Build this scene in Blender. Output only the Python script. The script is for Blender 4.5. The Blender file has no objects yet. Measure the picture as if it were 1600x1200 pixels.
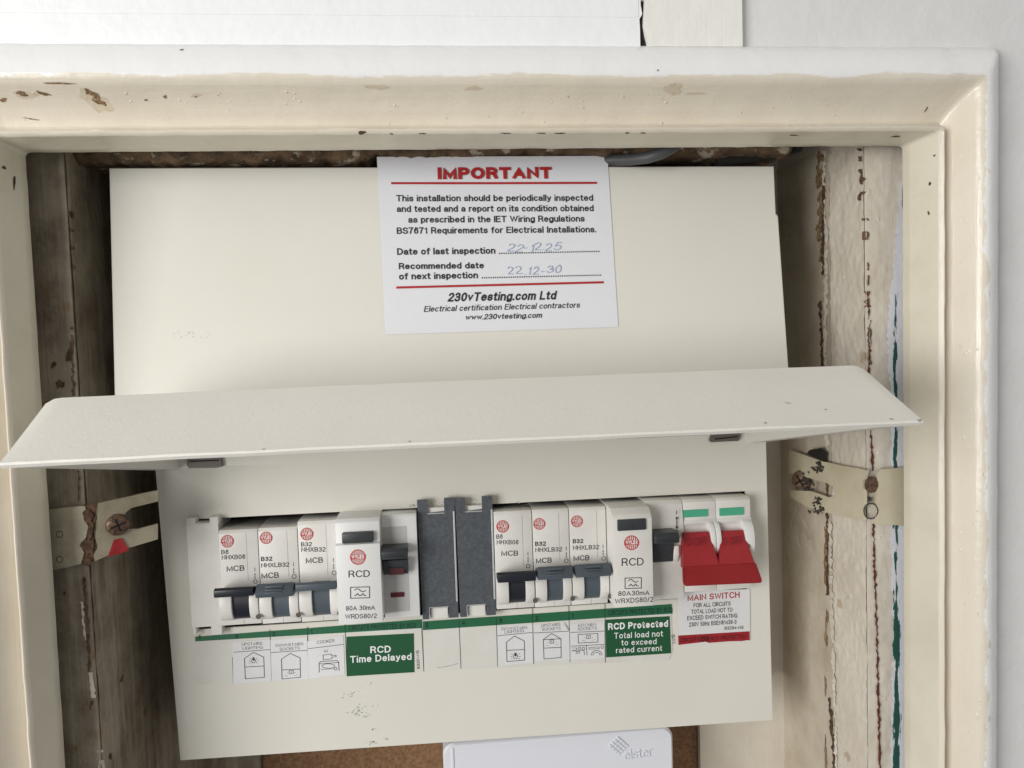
import bpy, bmesh, math, random
from mathutils import Vector, Matrix, noise
from mathutils.bvhtree import BVHTree
random.seed(7)
SC = bpy.context.scene
COL = SC.collection
MM = 0.001

# ------------------------------------------------------------------ camera, light, exposure
F = 1200.0                                   # focal length in photo pixels (photo 1600 x 1200)
yaw, pitch, roll = (math.radians(a) for a in (5.318, 3.134, -1.801))
FW = Vector((math.sin(yaw)*math.cos(pitch), math.cos(yaw)*math.cos(pitch), -math.sin(pitch)))
_r0 = FW.cross(Vector((0, 0, 1))).normalized(); _u0 = _r0.cross(FW)
RT = _r0*math.cos(roll) + _u0*math.sin(roll)
UP = -_r0*math.sin(roll) + _u0*math.cos(roll)
cd = bpy.data.cameras.new('camera'); cam = bpy.data.objects.new('camera', cd); COL.objects.link(cam)
cd.sensor_width = 36.0; cd.lens = 36.0*F/1600.0; cd.clip_start = 0.01; cd.clip_end = 50.0
m3 = Matrix((RT, UP, -FW)).transposed()
cam.matrix_world = m3.to_4x4()
SC.camera = cam

W = bpy.data.worlds.new('World'); SC.world = W; W.use_nodes = True
WN, WL = W.node_tree.nodes, W.node_tree.links
bg = WN['Background']; bg.inputs[0].default_value = (1.0, 0.99, 0.965, 1)
# the room: pale ceiling above, dimmer floor below
_tc = WN.new('ShaderNodeTexCoord'); _sp = WN.new('ShaderNodeSeparateXYZ'); _mr = WN.new('ShaderNodeMapRange')
_mr.inputs['From Min'].default_value = -0.6; _mr.inputs['From Max'].default_value = 0.9; _mr.inputs['To Min'].default_value = 0.21; _mr.inputs['To Max'].default_value = 0.6
WL.new(_tc.outputs['Generated'], _sp.inputs[0]); WL.new(_sp.outputs['Z'], _mr.inputs['Value']); WL.new(_mr.outputs['Result'], bg.inputs[1])

def area(name, loc, target, sx, sy, watts, color):
    l = bpy.data.lights.new(name, 'AREA'); l.shape = 'RECTANGLE'; l.size = sx; l.size_y = sy; l.energy = watts; l.color = color
    o = bpy.data.objects.new(name, l); COL.objects.link(o); o.location = loc
    o.rotation_euler = (Vector(target)-Vector(loc)).to_track_quat('-Z', 'Y').to_euler()
    return o
area('window_light', (-0.88, -0.56, 0.02), (0.03, 0.34, -0.03), 0.65, 0.7, 14.2, (1.0, 0.985, 0.96))

SC.view_settings.view_transform = 'Standard'; SC.view_settings.look = 'None'
SC.view_settings.exposure = 0.0; SC.view_settings.gamma = 1.0; SC.view_settings.use_curve_mapping = False
SC.render.engine = 'CYCLES'
SC.cycles.max_bounces = 8; SC.cycles.diffuse_bounces = 5

# ------------------------------------------------------------------ measuring: camera rays onto real planes (mm)
def ray(px, py):
    return FW + RT*((px-800)/F) - UP*((py-600)/F)
class Plane:
    """a real flat surface; u along X, v up the surface, n towards the room"""
    def __init__(self, o, n):
        self.o = Vector(o); self.n = Vector(n).normalized()
        self.u = Vector((1, 0, 0)); self.v = self.n.cross(self.u).normalized()
        if self.v.z < 0: self.v = -self.v
    def uv(self, px, py):
        d = ray(px, py); t = self.o.dot(self.n)/d.dot(self.n); p = d*t - self.o
        return Vector((p.dot(self.u), p.dot(self.v)))
    def pt(self, q, off=0.0):
        return self.o + self.u*q[0] + self.v*q[1] + self.n*off
def front(Y): return Plane((0, Y, 0), (0, -1, 0))
def at(px, py, Y):
    d = ray(px, py); return d*(Y/d.y)
def atx(px, py, X):
    d = ray(px, py); return d*(X/d.x)
c1 = lambda p: (270+p[0]/3.751, 760+p[1]/3.75)
c2 = lambda p: (640+p[0]/3.75, 750+p[1]/3.75)
c3 = lambda p: (920+p[0]/4, 750+p[1]/4)
c4 = lambda p: (580+p[0]/3.75, 220+p[1]/3.75)
c0 = lambda p: p

# ------------------------------------------------------------------ materials
MATS = {}
def lin(c):
    return tuple((x/12.92 if x <= .04045 else ((x+.055)/1.055)**2.4) for x in c)
def mat(name, col, rough=0.5, var=None, vscale=30, vpos=(.4, .65), bump=(), metal=0.0, spec=0.5, coat=0.0, vdetail=4):
    """principled material; var = second colour mixed by noise; bump = ((scale, strength mm), ...)"""
    if name in MATS: return MATS[name]
    m = bpy.data.materials.new(name); m.use_nodes = True; N = m.node_tree.nodes; L = m.node_tree.links
    b = N['Principled BSDF']; b.inputs['Base Color'].default_value = (*col, 1); b.inputs['Roughness'].default_value = rough
    b.inputs['Metallic'].default_value = metal; b.inputs['Specular IOR Level'].default_value = spec
    if coat: b.inputs['Coat Weight'].default_value = coat; b.inputs['Coat Roughness'].default_value = .15
    geo = N.new('ShaderNodeNewGeometry')
    if var:
        n = N.new('ShaderNodeTexNoise'); n.inputs['Scale'].default_value = vscale; n.inputs['Detail'].default_value = vdetail
        n.inputs['Roughness'].default_value = .65
        L.new(geo.outputs['Position'], n.inputs['Vector'])
        r = N.new('ShaderNodeValToRGB'); r.color_ramp.elements[0].position = vpos[0]; r.color_ramp.elements[1].position = vpos[1]
        r.color_ramp.elements[0].color = (*col, 1); r.color_ramp.elements[1].color = (*var, 1)
        L.new(n.outputs['Fac'], r.inputs['Fac']); L.new(r.outputs['Color'], b.inputs['Base Color'])
        m['col'] = 'ramp'
    prev = None
    for s, d in bump:
        n = N.new('ShaderNodeTexNoise'); n.inputs['Scale'].default_value = s; n.inputs['Detail'].default_value = 3
        L.new(geo.outputs['Position'], n.inputs['Vector'])
        bp = N.new('ShaderNodeBump'); bp.inputs['Strength'].default_value = 1; bp.inputs['Distance'].default_value = d*MM
        L.new(n.outputs['Fac'], bp.inputs['Height'])
        if prev: L.new(prev.outputs['Normal'], bp.inputs['Normal'])
        prev = bp
    if prev: L.new(prev.outputs['Normal'], b.inputs['Normal'])
    MATS[name] = m
    return m
def layer(m, col, build, rough=None):
    """mix a second paint colour over the material by a mask built from nodes: build(N, L, geo) -> socket"""
    N = m.node_tree.nodes; L = m.node_tree.links; b = N['Principled BSDF']; inp = b.inputs['Base Color']
    geo = next(n for n in N if n.bl_idname == 'ShaderNodeNewGeometry')
    mx = N.new('ShaderNodeMix'); mx.data_type = 'RGBA'
    if inp.links: L.new(inp.links[0].from_socket, mx.inputs['A'])
    else: mx.inputs['A'].default_value = inp.default_value
    mx.inputs['B'].default_value = (*col, 1)
    L.new(build(N, L, geo), mx.inputs['Factor']); L.new(mx.outputs['Result'], inp)
def math_node(N, L, op, a, b=None, c=None):
    n = N.new('ShaderNodeMath'); n.operation = op
    for i, v in enumerate((a, b, c)):
        if v is None: continue
        if isinstance(v, (int, float)): n.inputs[i].default_value = v
        else: L.new(v, n.inputs[i])
    return n.outputs[0]
def noise_sock(N, L, geo, scale, detail=4, stretch=(1, 1, 1), rough=.6):
    mp = N.new('ShaderNodeMapping'); mp.inputs['Scale'].default_value = stretch
    L.new(geo.outputs['Position'], mp.inputs['Vector'])
    n = N.new('ShaderNodeTexNoise'); n.inputs['Scale'].default_value = scale; n.inputs['Detail'].default_value = detail; n.inputs['Roughness'].default_value = rough
    L.new(mp.outputs['Vector'], n.inputs['Vector']); return n.outputs['Fac']
def sep(N, L, geo):
    s = N.new('ShaderNodeSeparateXYZ'); L.new(geo.outputs['Position'], s.inputs[0]); return s.outputs
def smooth(N, L, v, lo, hi):
    n = N.new('ShaderNodeMapRange'); n.interpolation_type = 'SMOOTHSTEP'; n.inputs['From Min'].default_value = lo; n.inputs['From Max'].default_value = hi
    L.new(v, n.inputs['Value']); return n.outputs['Result']

M_UNIT = mat('cream_powder_coat', (.73, .71, .645), .42, var=(.70, .677, .605), vscale=9, vpos=(.35, .7), bump=((1500, .035), (420, .03)))
M_LID = mat('cream_powder_coat_lid', (.765, .742, .685), .45, var=(.745, .72, .66), vscale=11, vpos=(.35, .7), bump=((1500, .06), (600, .06), (60, .15)))
M_PLAS = mat('white_module_plastic', (.76, .745, .71), .38, var=(.71, .69, .65), vscale=60)
M_PLAS2 = mat('bright_module_plastic', (.75, .75, .74), .4)
M_STK = mat('white_sticker', (.74, .74, .75), .45, var=(.70, .70, .70), vscale=50)
M_NOTICE = mat('notice_vinyl', (.74, .745, .78), .33, bump=((60, .25),))
M_STRIP = mat('label_strip_plastic', (.70, .685, .64), .42, var=(.65, .63, .58), vscale=45)
M_GREEN = mat('green_print', (.008, .085, .032), .45)
M_GREENB = mat('green_bar_print', (.014, .125, .055), .45)
M_REDP = mat('red_print', (.40, .018, .02), .45)
M_REDB = mat('red_bar_print', (.36, .015, .022), .4, var=(.28, .012, .018), vscale=150)
M_LOGO = mat('logo_red_print', (.52, .045, .045), .5)
M_INK = mat('black_print', (.018, .018, .022), .5)
M_INKB = mat('brown_ink', (.045, .042, .045), .55)
M_WHITEP = mat('white_print', (.85, .86, .85), .45)
M_PEN = mat('ballpoint_ink', (.29, .38, .53), .5)
M_DKGREEN = mat('dark_print_on_green', (.003, .022, .010), .5)
M_DKRED = mat('dark_print_on_red', (.07, .004, .006), .5)
M_BLKT = mat('black_toggle_plastic', (.012, .014, .022), .35)
M_GRYT = mat('slate_toggle_plastic', (.075, .095, .115), .4, bump=((900, .02),))
M_DKT = mat('charcoal_toggle_plastic', (.035, .04, .045), .4, bump=((900, .02),))
M_RED = mat('red_switch_plastic', (.34, .016, .022), .42, var=(.30, .013, .018), vscale=60, bump=((900, .02),))
M_WIN = mat('green_indicator_window', (.07, .40, .24), .35)
M_DKWIN = mat('dark_red_indicator', (.11, .008, .012), .3)
M_ZINC = mat('zinc_steel', (.085, .094, .108), .45, var=(.125, .137, .152), vscale=650, vpos=(.38, .68), metal=.35, bump=((700, .05),))
M_ZINCE = mat('zinc_edge_highlight', (.62, .63, .64), .35, metal=.6)  # pale colour of the plate edge strips, a painted-in highlight
M_DARK = mat('dark_void', (.012, .01, .008), .9)
M_CLIP = mat('brown_clip_plastic', (.13, .105, .09), .3)
M_BRASS = mat('cream_painted_steel', (.60, .545, .41), .32, var=(.53, .475, .34), vscale=40, bump=((160, .12), (900, .03)))
M_RUST = mat('rusty_screw', (.20, .12, .08), .42, var=(.06, .035, .025), vscale=600, metal=.5, bump=((700, .3),))
M_BARE = mat('bare_blackened_steel', (.035, .033, .032), .6, var=(.085, .07, .052), vscale=600, metal=.1, bump=((900, .15),))
M_CABLE = mat('grey_pvc_sheath', (.07, .072, .076), .5)
M_METER = mat('meter_white_plastic', (.72, .735, .79), .35, bump=((500, .015),))
M_CHIPB = mat('chipboard', (.27, .145, .07), .8, var=(.15, .078, .036), vscale=520, bump=((500, .5),))
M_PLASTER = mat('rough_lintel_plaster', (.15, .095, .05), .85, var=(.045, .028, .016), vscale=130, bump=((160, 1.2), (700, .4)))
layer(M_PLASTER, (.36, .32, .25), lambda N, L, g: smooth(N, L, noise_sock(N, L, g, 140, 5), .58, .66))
M_WALL = mat('grey_white_emulsion', (.74, .74, .738), .6, var=(.705, .705, .70), vscale=35, bump=((90, .4), (350, .15)))
M_TRIMW = mat('white_gloss_board', (.87, .88, .885), .35, bump=((70, .5), (300, .15)))
M_POST = mat('cream_white_gloss', (.84, .825, .77), .33, bump=((60, .6), (260, .2)))
M_CHIP = mat('bare_wood_chip', (.17, .095, .045), .8, var=(.36, .26, .15), vscale=700, vpos=(.42, .6), bump=((900, .4),))
M_CHIPC = mat('old_cream_chip', (.655, .575, .455), .6, var=(.59, .505, .385), vscale=500)
M_CRACK = mat('crack_dark', (.06, .032, .02), .9, var=(.16, .09, .05), vscale=300)
M_CRACKR = mat('crack_red_oxide', (.15, .028, .02), .8, var=(.07, .025, .018), vscale=420)
M_FLAKE = mat('lifted_white_paint', (.74, .70, .60), .5)
M_SCUFF = mat('scuff_grey', (.27, .26, .24), .5)

CREAM = (.75, .69, .585)
M_ARCH = mat('architrave_paint', CREAM, .22, var=(.715, .65, .54), vscale=22, bump=((60, .22), (240, .12), (900, .03)))
def _white(N, L, g):
    a = N.new('ShaderNodeAttribute'); a.attribute_name = 'profile'
    n = noise_sock(N, L, g, 55, 5, (.35, 1, 1.6)); n2 = noise_sock(N, L, g, 320, 3, (.3, 1, 1.3))
    s = math_node(N, L, 'MULTIPLY_ADD', n, 2.9, a.outputs['Fac']); s = math_node(N, L, 'MULTIPLY_ADD', n2, .9, s)
    return smooth(N, L, s, 11.3, 11.65)
layer(M_ARCH, (.84, .84, .835), _white)
M_REVEAL = mat('reveal_paint', (.66, .62, .51), .22, var=(.61, .565, .455), vscale=28, bump=((50, .5), (240, .15)))
M_BOARD = mat('old_cream_gloss_board', (.68, .63, .545), .32, var=(.62, .56, .465), vscale=24, bump=((34, .4), (150, .2), (700, .08)))
layer(M_BOARD, (.30, .185, .10), lambda N, L, g: math_node(N, L, 'MULTIPLY', smooth(N, L, noise_sock(N, L, g, 70, 6), .66, .74), .55))
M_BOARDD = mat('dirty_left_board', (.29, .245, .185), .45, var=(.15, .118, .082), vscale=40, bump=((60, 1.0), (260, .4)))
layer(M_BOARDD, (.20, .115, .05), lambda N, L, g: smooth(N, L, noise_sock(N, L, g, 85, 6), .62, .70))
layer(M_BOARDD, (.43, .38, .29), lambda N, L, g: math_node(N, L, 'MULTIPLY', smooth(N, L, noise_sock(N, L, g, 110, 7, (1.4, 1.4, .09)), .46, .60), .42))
M_STRIPE = mat('white_paint_band', (.74, .75, .80), .45, bump=((80, .6), (400, .25)))
XG = at(1392, 800, 334.6).x*MM
def _greenmask(N, L, g):
    x, y, z = sep(N, L, g)
    n = noise_sock(N, L, g, 260, 5, (2.2, 1, .35)); big = noise_sock(N, L, g, 35, 2, (.2, .2, 1))
    d = math_node(N, L, 'SUBTRACT', x, XG); d = math_node(N, L, 'ABSOLUTE', math_node(N, L, 'SUBTRACT', d, .0019))
    s = math_node(N, L, 'MULTIPLY_ADD', n, 2.0, math_node(N, L, 'MULTIPLY', d, -330.0)); s = math_node(N, L, 'MULTIPLY_ADD', big, 1.3, s)
    s = math_node(N, L, 'MULTIPLY_ADD', z, -2.1, s)
    return smooth(N, L, s, 1.50, 1.60)
layer(M_STRIPE, (.022, .095, .075), _greenmask)

def brush(m, scale, dist, attr=False):
    """long brush strokes in the paint: a stretched noise bump"""
    N = m.node_tree.nodes; L = m.node_tree.links; b = N['Principled BSDF']
    n = N.new('ShaderNodeTexNoise'); n.inputs['Scale'].default_value = 1; n.inputs['Detail'].default_value = 4; n.inputs['Roughness'].default_value = .7
    if attr:
        a = N.new('ShaderNodeAttribute'); a.attribute_name = 'along'; p = N.new('ShaderNodeAttribute'); p.attribute_name = 'profile'
        c = N.new('ShaderNodeCombineXYZ'); L.new(math_node(N, L, 'MULTIPLY', a.outputs['Fac'], scale[0]), c.inputs[0]); L.new(math_node(N, L, 'MULTIPLY', p.outputs['Fac'], scale[1]), c.inputs[1]); L.new(c.outputs[0], n.inputs['Vector'])
    else:
        geo = next(q for q in N if q.bl_idname == 'ShaderNodeNewGeometry'); mp = N.new('ShaderNodeMapping'); mp.inputs['Scale'].default_value = scale
        L.new(geo.outputs['Position'], mp.inputs['Vector']); L.new(mp.outputs['Vector'], n.inputs['Vector'])
    bp = N.new('ShaderNodeBump'); bp.inputs['Strength'].default_value = 1; bp.inputs['Distance'].default_value = dist*MM; L.new(n.outputs['Fac'], bp.inputs['Height'])
    if b.inputs['Normal'].links: L.new(b.inputs['Normal'].links[0].from_socket, bp.inputs['Normal'])
    L.new(bp.outputs['Normal'], b.inputs['Normal'])
brush(M_ARCH, (.03, 2.6), .15, True)
brush(M_BOARD, (260, 260, 14), .22)
brush(M_TRIMW, (10, 300, 300), .2)
brush(M_BOARDD, (420, 420, 10), .35)
brush(M_POST, (220, 220, 12), .2)

# ------------------------------------------------------------------ mesh building
class MB:
    def __init__(self): self.v = []; self.f = []
    def poly(self, pts):
        i = len(self.v); self.v += [Vector(p) for p in pts]; self.f.append(list(range(i, i+len(pts))))
    def add(self, vs, fs):
        i = len(self.v); self.v += [Vector(p) for p in vs]; self.f += [[a+i for a in f] for f in fs]
    def from_bm(self, bm):
        bm.verts.index_update(); self.add([v.co.copy() for v in bm.verts], [[v.index for v in f.verts] for f in bm.faces]); bm.free()
    def box(self, x0, x1, y0, y1, z0, z1, r=0.0, seg=2):
        bm = bmesh.new()
        bmesh.ops.create_cube(bm, size=1.0, matrix=Matrix.Translation(((x0+x1)/2, (y0+y1)/2, (z0+z1)/2)) @ Matrix.Diagonal((abs(x1-x0), abs(y1-y0), abs(z1-z0), 1)))
        if r: bmesh.ops.bevel(bm, geom=bm.edges[:], offset=r, segments=seg, affect='EDGES', profile=.5)
        self.from_bm(bm); return self
    def prism(self, yz, x0, x1, r=0.0):
        """polygon in the YZ plane pushed along X"""
        bm = bmesh.new(); n = len(yz)
        a = [bm.verts.new((x0, y, z)) for y, z in yz]; b = [bm.verts.new((x1, y, z)) for y, z in yz]
        bm.faces.new(a); bm.faces.new(b[::-1])
        for i in range(n): bm.faces.new((a[i], b[i], b[(i+1) % n], a[(i+1) % n]))
        bmesh.ops.recalc_face_normals(bm, faces=bm.faces[:])
        if r: bmesh.ops.bevel(bm, geom=bm.edges[:], offset=r, segments=2, affect='EDGES', profile=.5)
        self.from_bm(bm); return self
    def slab(self, pts, nrm, t):
        """polygon given as its front outline, with thickness t going back along -nrm"""
        nrm = Vector(nrm).normalized(); n = len(pts); A = [Vector(p) for p in pts]; B = [p-nrm*t for p in A]
        self.add(A+B, [list(range(n)), list(range(2*n-1, n-1, -1))]+[[i, i+n, (i+1) % n+n, (i+1) % n] for i in range(n)]); return self
    def xform(self, M):
        self.v = [M @ p for p in self.v]; return self
SPLIT = {'paint_nick', 'paint_chip', 'paint_crack', 'paint_ridge', 'tab', 'toggle_guard', 'edge_highlight', 'guard_hole', 'slot_shadow_gap'}
def islands(mb):
    par = list(range(len(mb.v)))
    def fd(a):
        while par[a] != a: par[a] = par[par[a]]; a = par[a]
        return a
    for f in mb.f:
        for a in f[1:]: par[fd(a)] = fd(f[0])
    groups = {}
    for f in mb.f: groups.setdefault(fd(f[0]), []).append(f)
    out = []
    for fs in groups.values():
        o = MB(); ix = {}
        for f in fs:
            for a in f:
                if a not in ix: ix[a] = len(o.v); o.v.append(mb.v[a])
            o.f.append([ix[a] for a in f])
        out.append(o)
    return out
def mesh(name, mb, m, parent=None, loc=None, smooth_angle=None, _one=False):
    """link one mesh object; vertices in world mm"""
    if name in SPLIT and not _one:
        isl = islands(mb)
        if len(isl) > 1: return [mesh(name, p, m, parent, loc, smooth_angle, True) for p in isl][0]
    base = Vector(loc) if loc is not None else (Vector(parent['_w']) if parent is not None else Vector())
    me = bpy.data.meshes.new(name)
    me.from_pydata([((p-base)*MM)[:] for p in mb.v], [], mb.f); me.validate(); me.update()
    bm = bmesh.new(); bm.from_mesh(me); bmesh.ops.recalc_face_normals(bm, faces=bm.faces[:]) if smooth_angle else None
    bm.to_mesh(me); bm.free()
    o = bpy.data.objects.new(name, me); COL.objects.link(o); me.materials.append(m)
    if smooth_angle:
        me.polygons.foreach_set('use_smooth', [True]*len(me.polygons)); me.set_sharp_from_angle(angle=math.radians(smooth_angle))
    if parent is not None:
        o.parent = parent
        WB[o.name] = base
    else:
        o.location = base*MM
    o['_w'] = tuple(base)
    return o
WB = {}
def tag(o, label=None, cat=None, group=None, kind=None):
    if label: o['label'] = label
    if cat: o['category'] = cat
    if group: o['group'] = group
    if kind: o['kind'] = kind
    return o
def thing(name, loc, label, cat, group=None, kind=None):
    o = bpy.data.objects.new(name, None); COL.objects.link(o); o.location = Vector(loc)*MM; o['_w'] = tuple(loc)
    o.empty_display_size = .01
    return tag(o, label, cat, group, kind)

# ------------------------------------------------------------------ lettering: a plain grotesque drawn from strokes
def A_(cx, cy, rx, ry, a0, a1): return (cx, cy, rx, ry, a0, a1)
X = .69
G = {
'A': (.68, [[(0, 0), (.34, 1), (.68, 0)], [(.14, .33), (.54, .33)]]),
'B': (.55, [[(0, .52), (.28, .52), A_(.29, .26, .26, .26, 90, -90), (0, 0), (0, 1), (.26, 1), A_(.27, .76, .24, .24, 90, -90), (.2, .52)]]),
'C': (.66, [[A_(.36, .5, .36, .5, 38, 322)]]),
'D': (.62, [[(0, 0), (0, 1), (.24, 1), A_(.24, .5, .38, .5, 90, -90), (0, 0)]]),
'E': (.52, [[(.5, 1), (0, 1), (0, 0), (.52, 0)], [(0, .53), (.46, .53)]]),
'F': (.48, [[(.48, 1), (0, 1), (0, 0)], [(0, .52), (.42, .52)]]),
'G': (.70, [[A_(.37, .5, .37, .5, 40, 325), (.70, .46), (.42, .46)], [(.70, .46), (.70, .04)]]),
'H': (.58, [[(0, 0), (0, 1)], [(.58, 0), (.58, 1)], [(0, .53), (.58, .53)]]),
'I': (0, [[(0, 0), (0, 1)]]),
'J': (.4, [[(.4, 1), (.4, .25), A_(.2, .25, .2, .25, 0, -175)]]),
'K': (.58, [[(0, 0), (0, 1)], [(.54, 1), (0, .36)], [(.2, .58), (.58, 0)]]),
'L': (.45, [[(0, 1), (0, 0), (.45, 0)]]),
'M': (.72, [[(0, 0), (0, 1), (.36, .03), (.72, 1), (.72, 0)]]),
'N': (.58, [[(0, 0), (0, 1), (.58, 0), (.58, 1)]]),
'O': (.72, [[A_(.36, .5, .36, .5, 90, -270)]]),
'P': (.53, [[(0, 0), (0, 1), (.26, 1), A_(.27, .73, .26, .27, 90, -90), (0, .46)]]),
'Q': (.72, [[A_(.36, .5, .36, .5, 90, -270)], [(.45, .2), (.7, -.03)]]),
'R': (.57, [[(0, 0), (0, 1), (.28, 1), A_(.29, .74, .25, .26, 90, -90), (0, .48)], [(.3, .48), (.47, .36), (.52, .12), (.56, 0)]]),
'S': (.56, [[A_(.29, .745, .27, .255, 18, 250), (.36, .48), A_(.28, .265, .29, .265, 60, -162)]]),
'T': (.58, [[(0, 1), (.58, 1)], [(.29, 1), (.29, 0)]]),
'U': (.57, [[(0, 1), (0, .3), A_(.285, .3, .285, .3, 180, 360), (.57, 1)]]),
'V': (.64, [[(0, 1), (.32, 0), (.64, 1)]]),
'W': (.94, [[(0, 1), (.235, 0), (.47, 1), (.705, 0), (.94, 1)]]),
'X': (.6, [[(0, 0), (.58, 1)], [(.02, 1), (.6, 0)]]),
'Y': (.62, [[(0, 1), (.31, .43), (.62, 1)], [(.31, .43), (.31, 0)]]),
'Z': (.56, [[(.02, 1), (.54, 1), (0, 0), (.56, 0)]]),
'a': (.44, [[A_(.215, X-.2, .2, .2, 165, 0), (.415, .08), (.46, 0)], [(.415, .42), (.2, .36), A_(.18, .175, .18, .175, 90, 290), (.40, .14)]]),
'b': (.46, [[(0, 1), (0, 0)], [A_(.235, X/2, .225, X/2, 90, -270)]]),
'c': (.43, [[A_(.23, X/2, .23, X/2, 40, 320)]]),
'd': (.46, [[(.46, 1), (.46, 0)], [A_(.225, X/2, .225, X/2, 90, -270)]]),
'e': (.46, [[(.02, .38), (.46, .38), A_(.23, X/2, .23, X/2, 8, 318)]]),
'f': (.26, [[(.28, .99), (.2, 1), A_(.24, .86, .12, .14, 110, 180), (.12, 0)], [(0, X), (.26, X)]]),
'g': (.46, [[A_(.225, X/2, .225, X/2, 90, -270)], [(.46, X), (.46, .0), A_(.235, -.02, .225, .22, 0, -160)]]),
'h': (.43, [[(0, 1), (0, 0)], [(0, .44), A_(.215, X-.235, .215, .235, 180, 0), (.43, 0)]]),
'i': (0, [[(0, X-.03), (0, 0)], [(0, 1.02), (0, 1.03)]]),
'j': (.08, [[(.08, X), (.08, -.1), (0, -.22)], [(.08, .97), (.08, 1)]]),
'k': (.42, [[(0, 1), (0, 0)], [(.4, X), (0, .27)], [(.15, .42), (.42, 0)]]),
'l': (0, [[(0, 1), (0, 0)]]),
'm': (.72, [[(0, X), (0, 0)], [(0, .46), A_(.18, X-.2, .18, .2, 180, 0), (.36, 0)], [(.36, .46), A_(.54, X-.2, .18, .2, 180, 0), (.72, 0)]]),
'n': (.43, [[(0, X), (0, 0)], [(0, .44), A_(.215, X-.235, .215, .235, 180, 0), (.43, 0)]]),
'o': (.47, [[A_(.235, X/2, .235, X/2, 90, -270)]]),
'p': (.46, [[(0, X), (0, -.24)], [A_(.235, X/2, .225, X/2, 90, -270)]]),
'q': (.46, [[(.46, X), (.46, -.24)], [A_(.225, X/2, .225, X/2, 90, -270)]]),
'r': (.24, [[(0, X), (0, 0)], [(0, .42), A_(.2, X-.25, .2, .25, 175, 85), (.25, X)]]),
's': (.40, [[A_(.2, X-.185, .19, .185, 20, 250), (.25, .35), A_(.2, .19, .205, .19, 62, -165)]]),
't': (.25, [[(.1, .92), (.1, .12), A_(.22, .12, .12, .12, 180, 270), (.26, .01)], [(0, X), (.25, X)]]),
'u': (.43, [[(.43, X), (.43, 0)], [(0, X), (0, .23), A_(.215, .235, .215, .235, 180, 360)]]),
'v': (.42, [[(0, X), (.21, 0), (.42, X)]]),
'w': (.66, [[(0, X), (.165, 0), (.33, X), (.495, 0), (.66, X)]]),
'x': (.42, [[(0, X), (.42, 0)], [(.42, X), (0, 0)]]),
'y': (.42, [[(0, X), (.215, .03)], [(.42, X), (.18, -.12), (.1, -.22), (.02, -.22)]]),
'z': (.4, [[(.02, X), (.39, X), (0, 0), (.41, 0)]]),
'0': (.47, [[A_(.235, .5, .235, .5, 90, -270)]]),
'1': (.3, [[(.05, .78), (.14, .8), (.24, 1), (.24, 0)]]),
'2': (.46, [[A_(.23, .73, .22, .27, 165, -20), (.30, .42), (.06, .18), (0, 0), (.47, 0)]]),
'3': (.46, [[A_(.22, .755, .205, .245, 160, -80), (.16, .53)], [(.2, .53), A_(.22, .27, .235, .27, 80, -160)]]),
'4': (.48, [[(.36, 0), (.36, 1), (0, .3), (.48, .3)]]),
'5': (.46, [[(.43, 1), (.08, 1), (.03, .5), A_(.22, .32, .235, .32, 130, -155)]]),
'6': (.46, [[A_(.24, .31, .215, .31, 90, -270)], [(.44, .8), A_(.245, .74, .19, .26, 40, 120), A_(.34, .42, .315, .5, 125, 195)]]),
'7': (.46, [[(0, 1), (.46, 1), (.24, .5), (.16, 0)]]),
'8': (.46, [[A_(.23, .76, .2, .24, 90, -270)], [A_(.23, .26, .23, .26, 90, -270)]]),
'9': (.46, [[A_(.22, .69, .215, .31, 90, -270)], [(.02, .2), A_(.215, .26, .19, .26, 220, 300), A_(.12, .58, .315, .5, -55, 15)]]),
'.': (0, [[(0, 0), (0, .02)]]), ',': (0, [[(0, .02), (-.04, -.12)]]), '-': (.22, [[(0, .37), (.22, .37)]]),
'/': (.28, [[(0, 0), (.28, 1)]]), ':': (0, [[(0, 0), (0, .02)], [(0, .6), (0, .62)]]), ' ': (.14, []),
}
def arcpts(a, n=None):
    cx, cy, rx, ry, s, e = a; n = n or max(4, int(abs(e-s)/18)+1)
    return [Vector((cx+rx*math.cos(math.radians(s+(e-s)*i/n)), cy+ry*math.sin(math.radians(s+(e-s)*i/n)))) for i in range(n+1)]
def flat(st):
    o = []
    for p in st:
        if len(p) == 2: q = [Vector(p)]
        else: q = arcpts(p)
        for z in q:
            if not o or (z-o[-1]).length > 1e-4: o.append(z)
    return o
def ribbon(pts, hw, closed=False, cap=0.0):
    """quads (as 2-D outlines) of a line of half width hw with mitred joints"""
    P = [p.copy() for p in pts]
    if closed and (P[0]-P[-1]).length < 1e-4: P.pop()
    n = len(P)
    if n < 2: return []
    if not closed and cap:
        P[0] = P[0]-(P[1]-P[0]).normalized()*cap; P[-1] = P[-1]+(P[-1]-P[-2]).normalized()*cap
    L = []; R_ = []
    for i in range(n):
        a = P[i-1] if (i > 0 or closed) else None; b = P[(i+1) % n] if (i < n-1 or closed) else None
        d0 = (P[i]-a).normalized() if a is not None else None; d1 = (b-P[i]).normalized() if b is not None else None
        if d0 is None: d0 = d1
        if d1 is None: d1 = d0
        n0 = Vector((-d0.y, d0.x)); n1 = Vector((-d1.y, d1.x)); m = n0+n1
        m = m.normalized() if m.length > 1e-5 else n0
        k = hw/max(m.dot(n0), .42)
        L.append(P[i]+m*k); R_.append(P[i]-m*k)
    return [[L[i], L[(i+1) % n], R_[(i+1) % n], R_[i]] for i in range(n if closed else n-1)]
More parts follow.
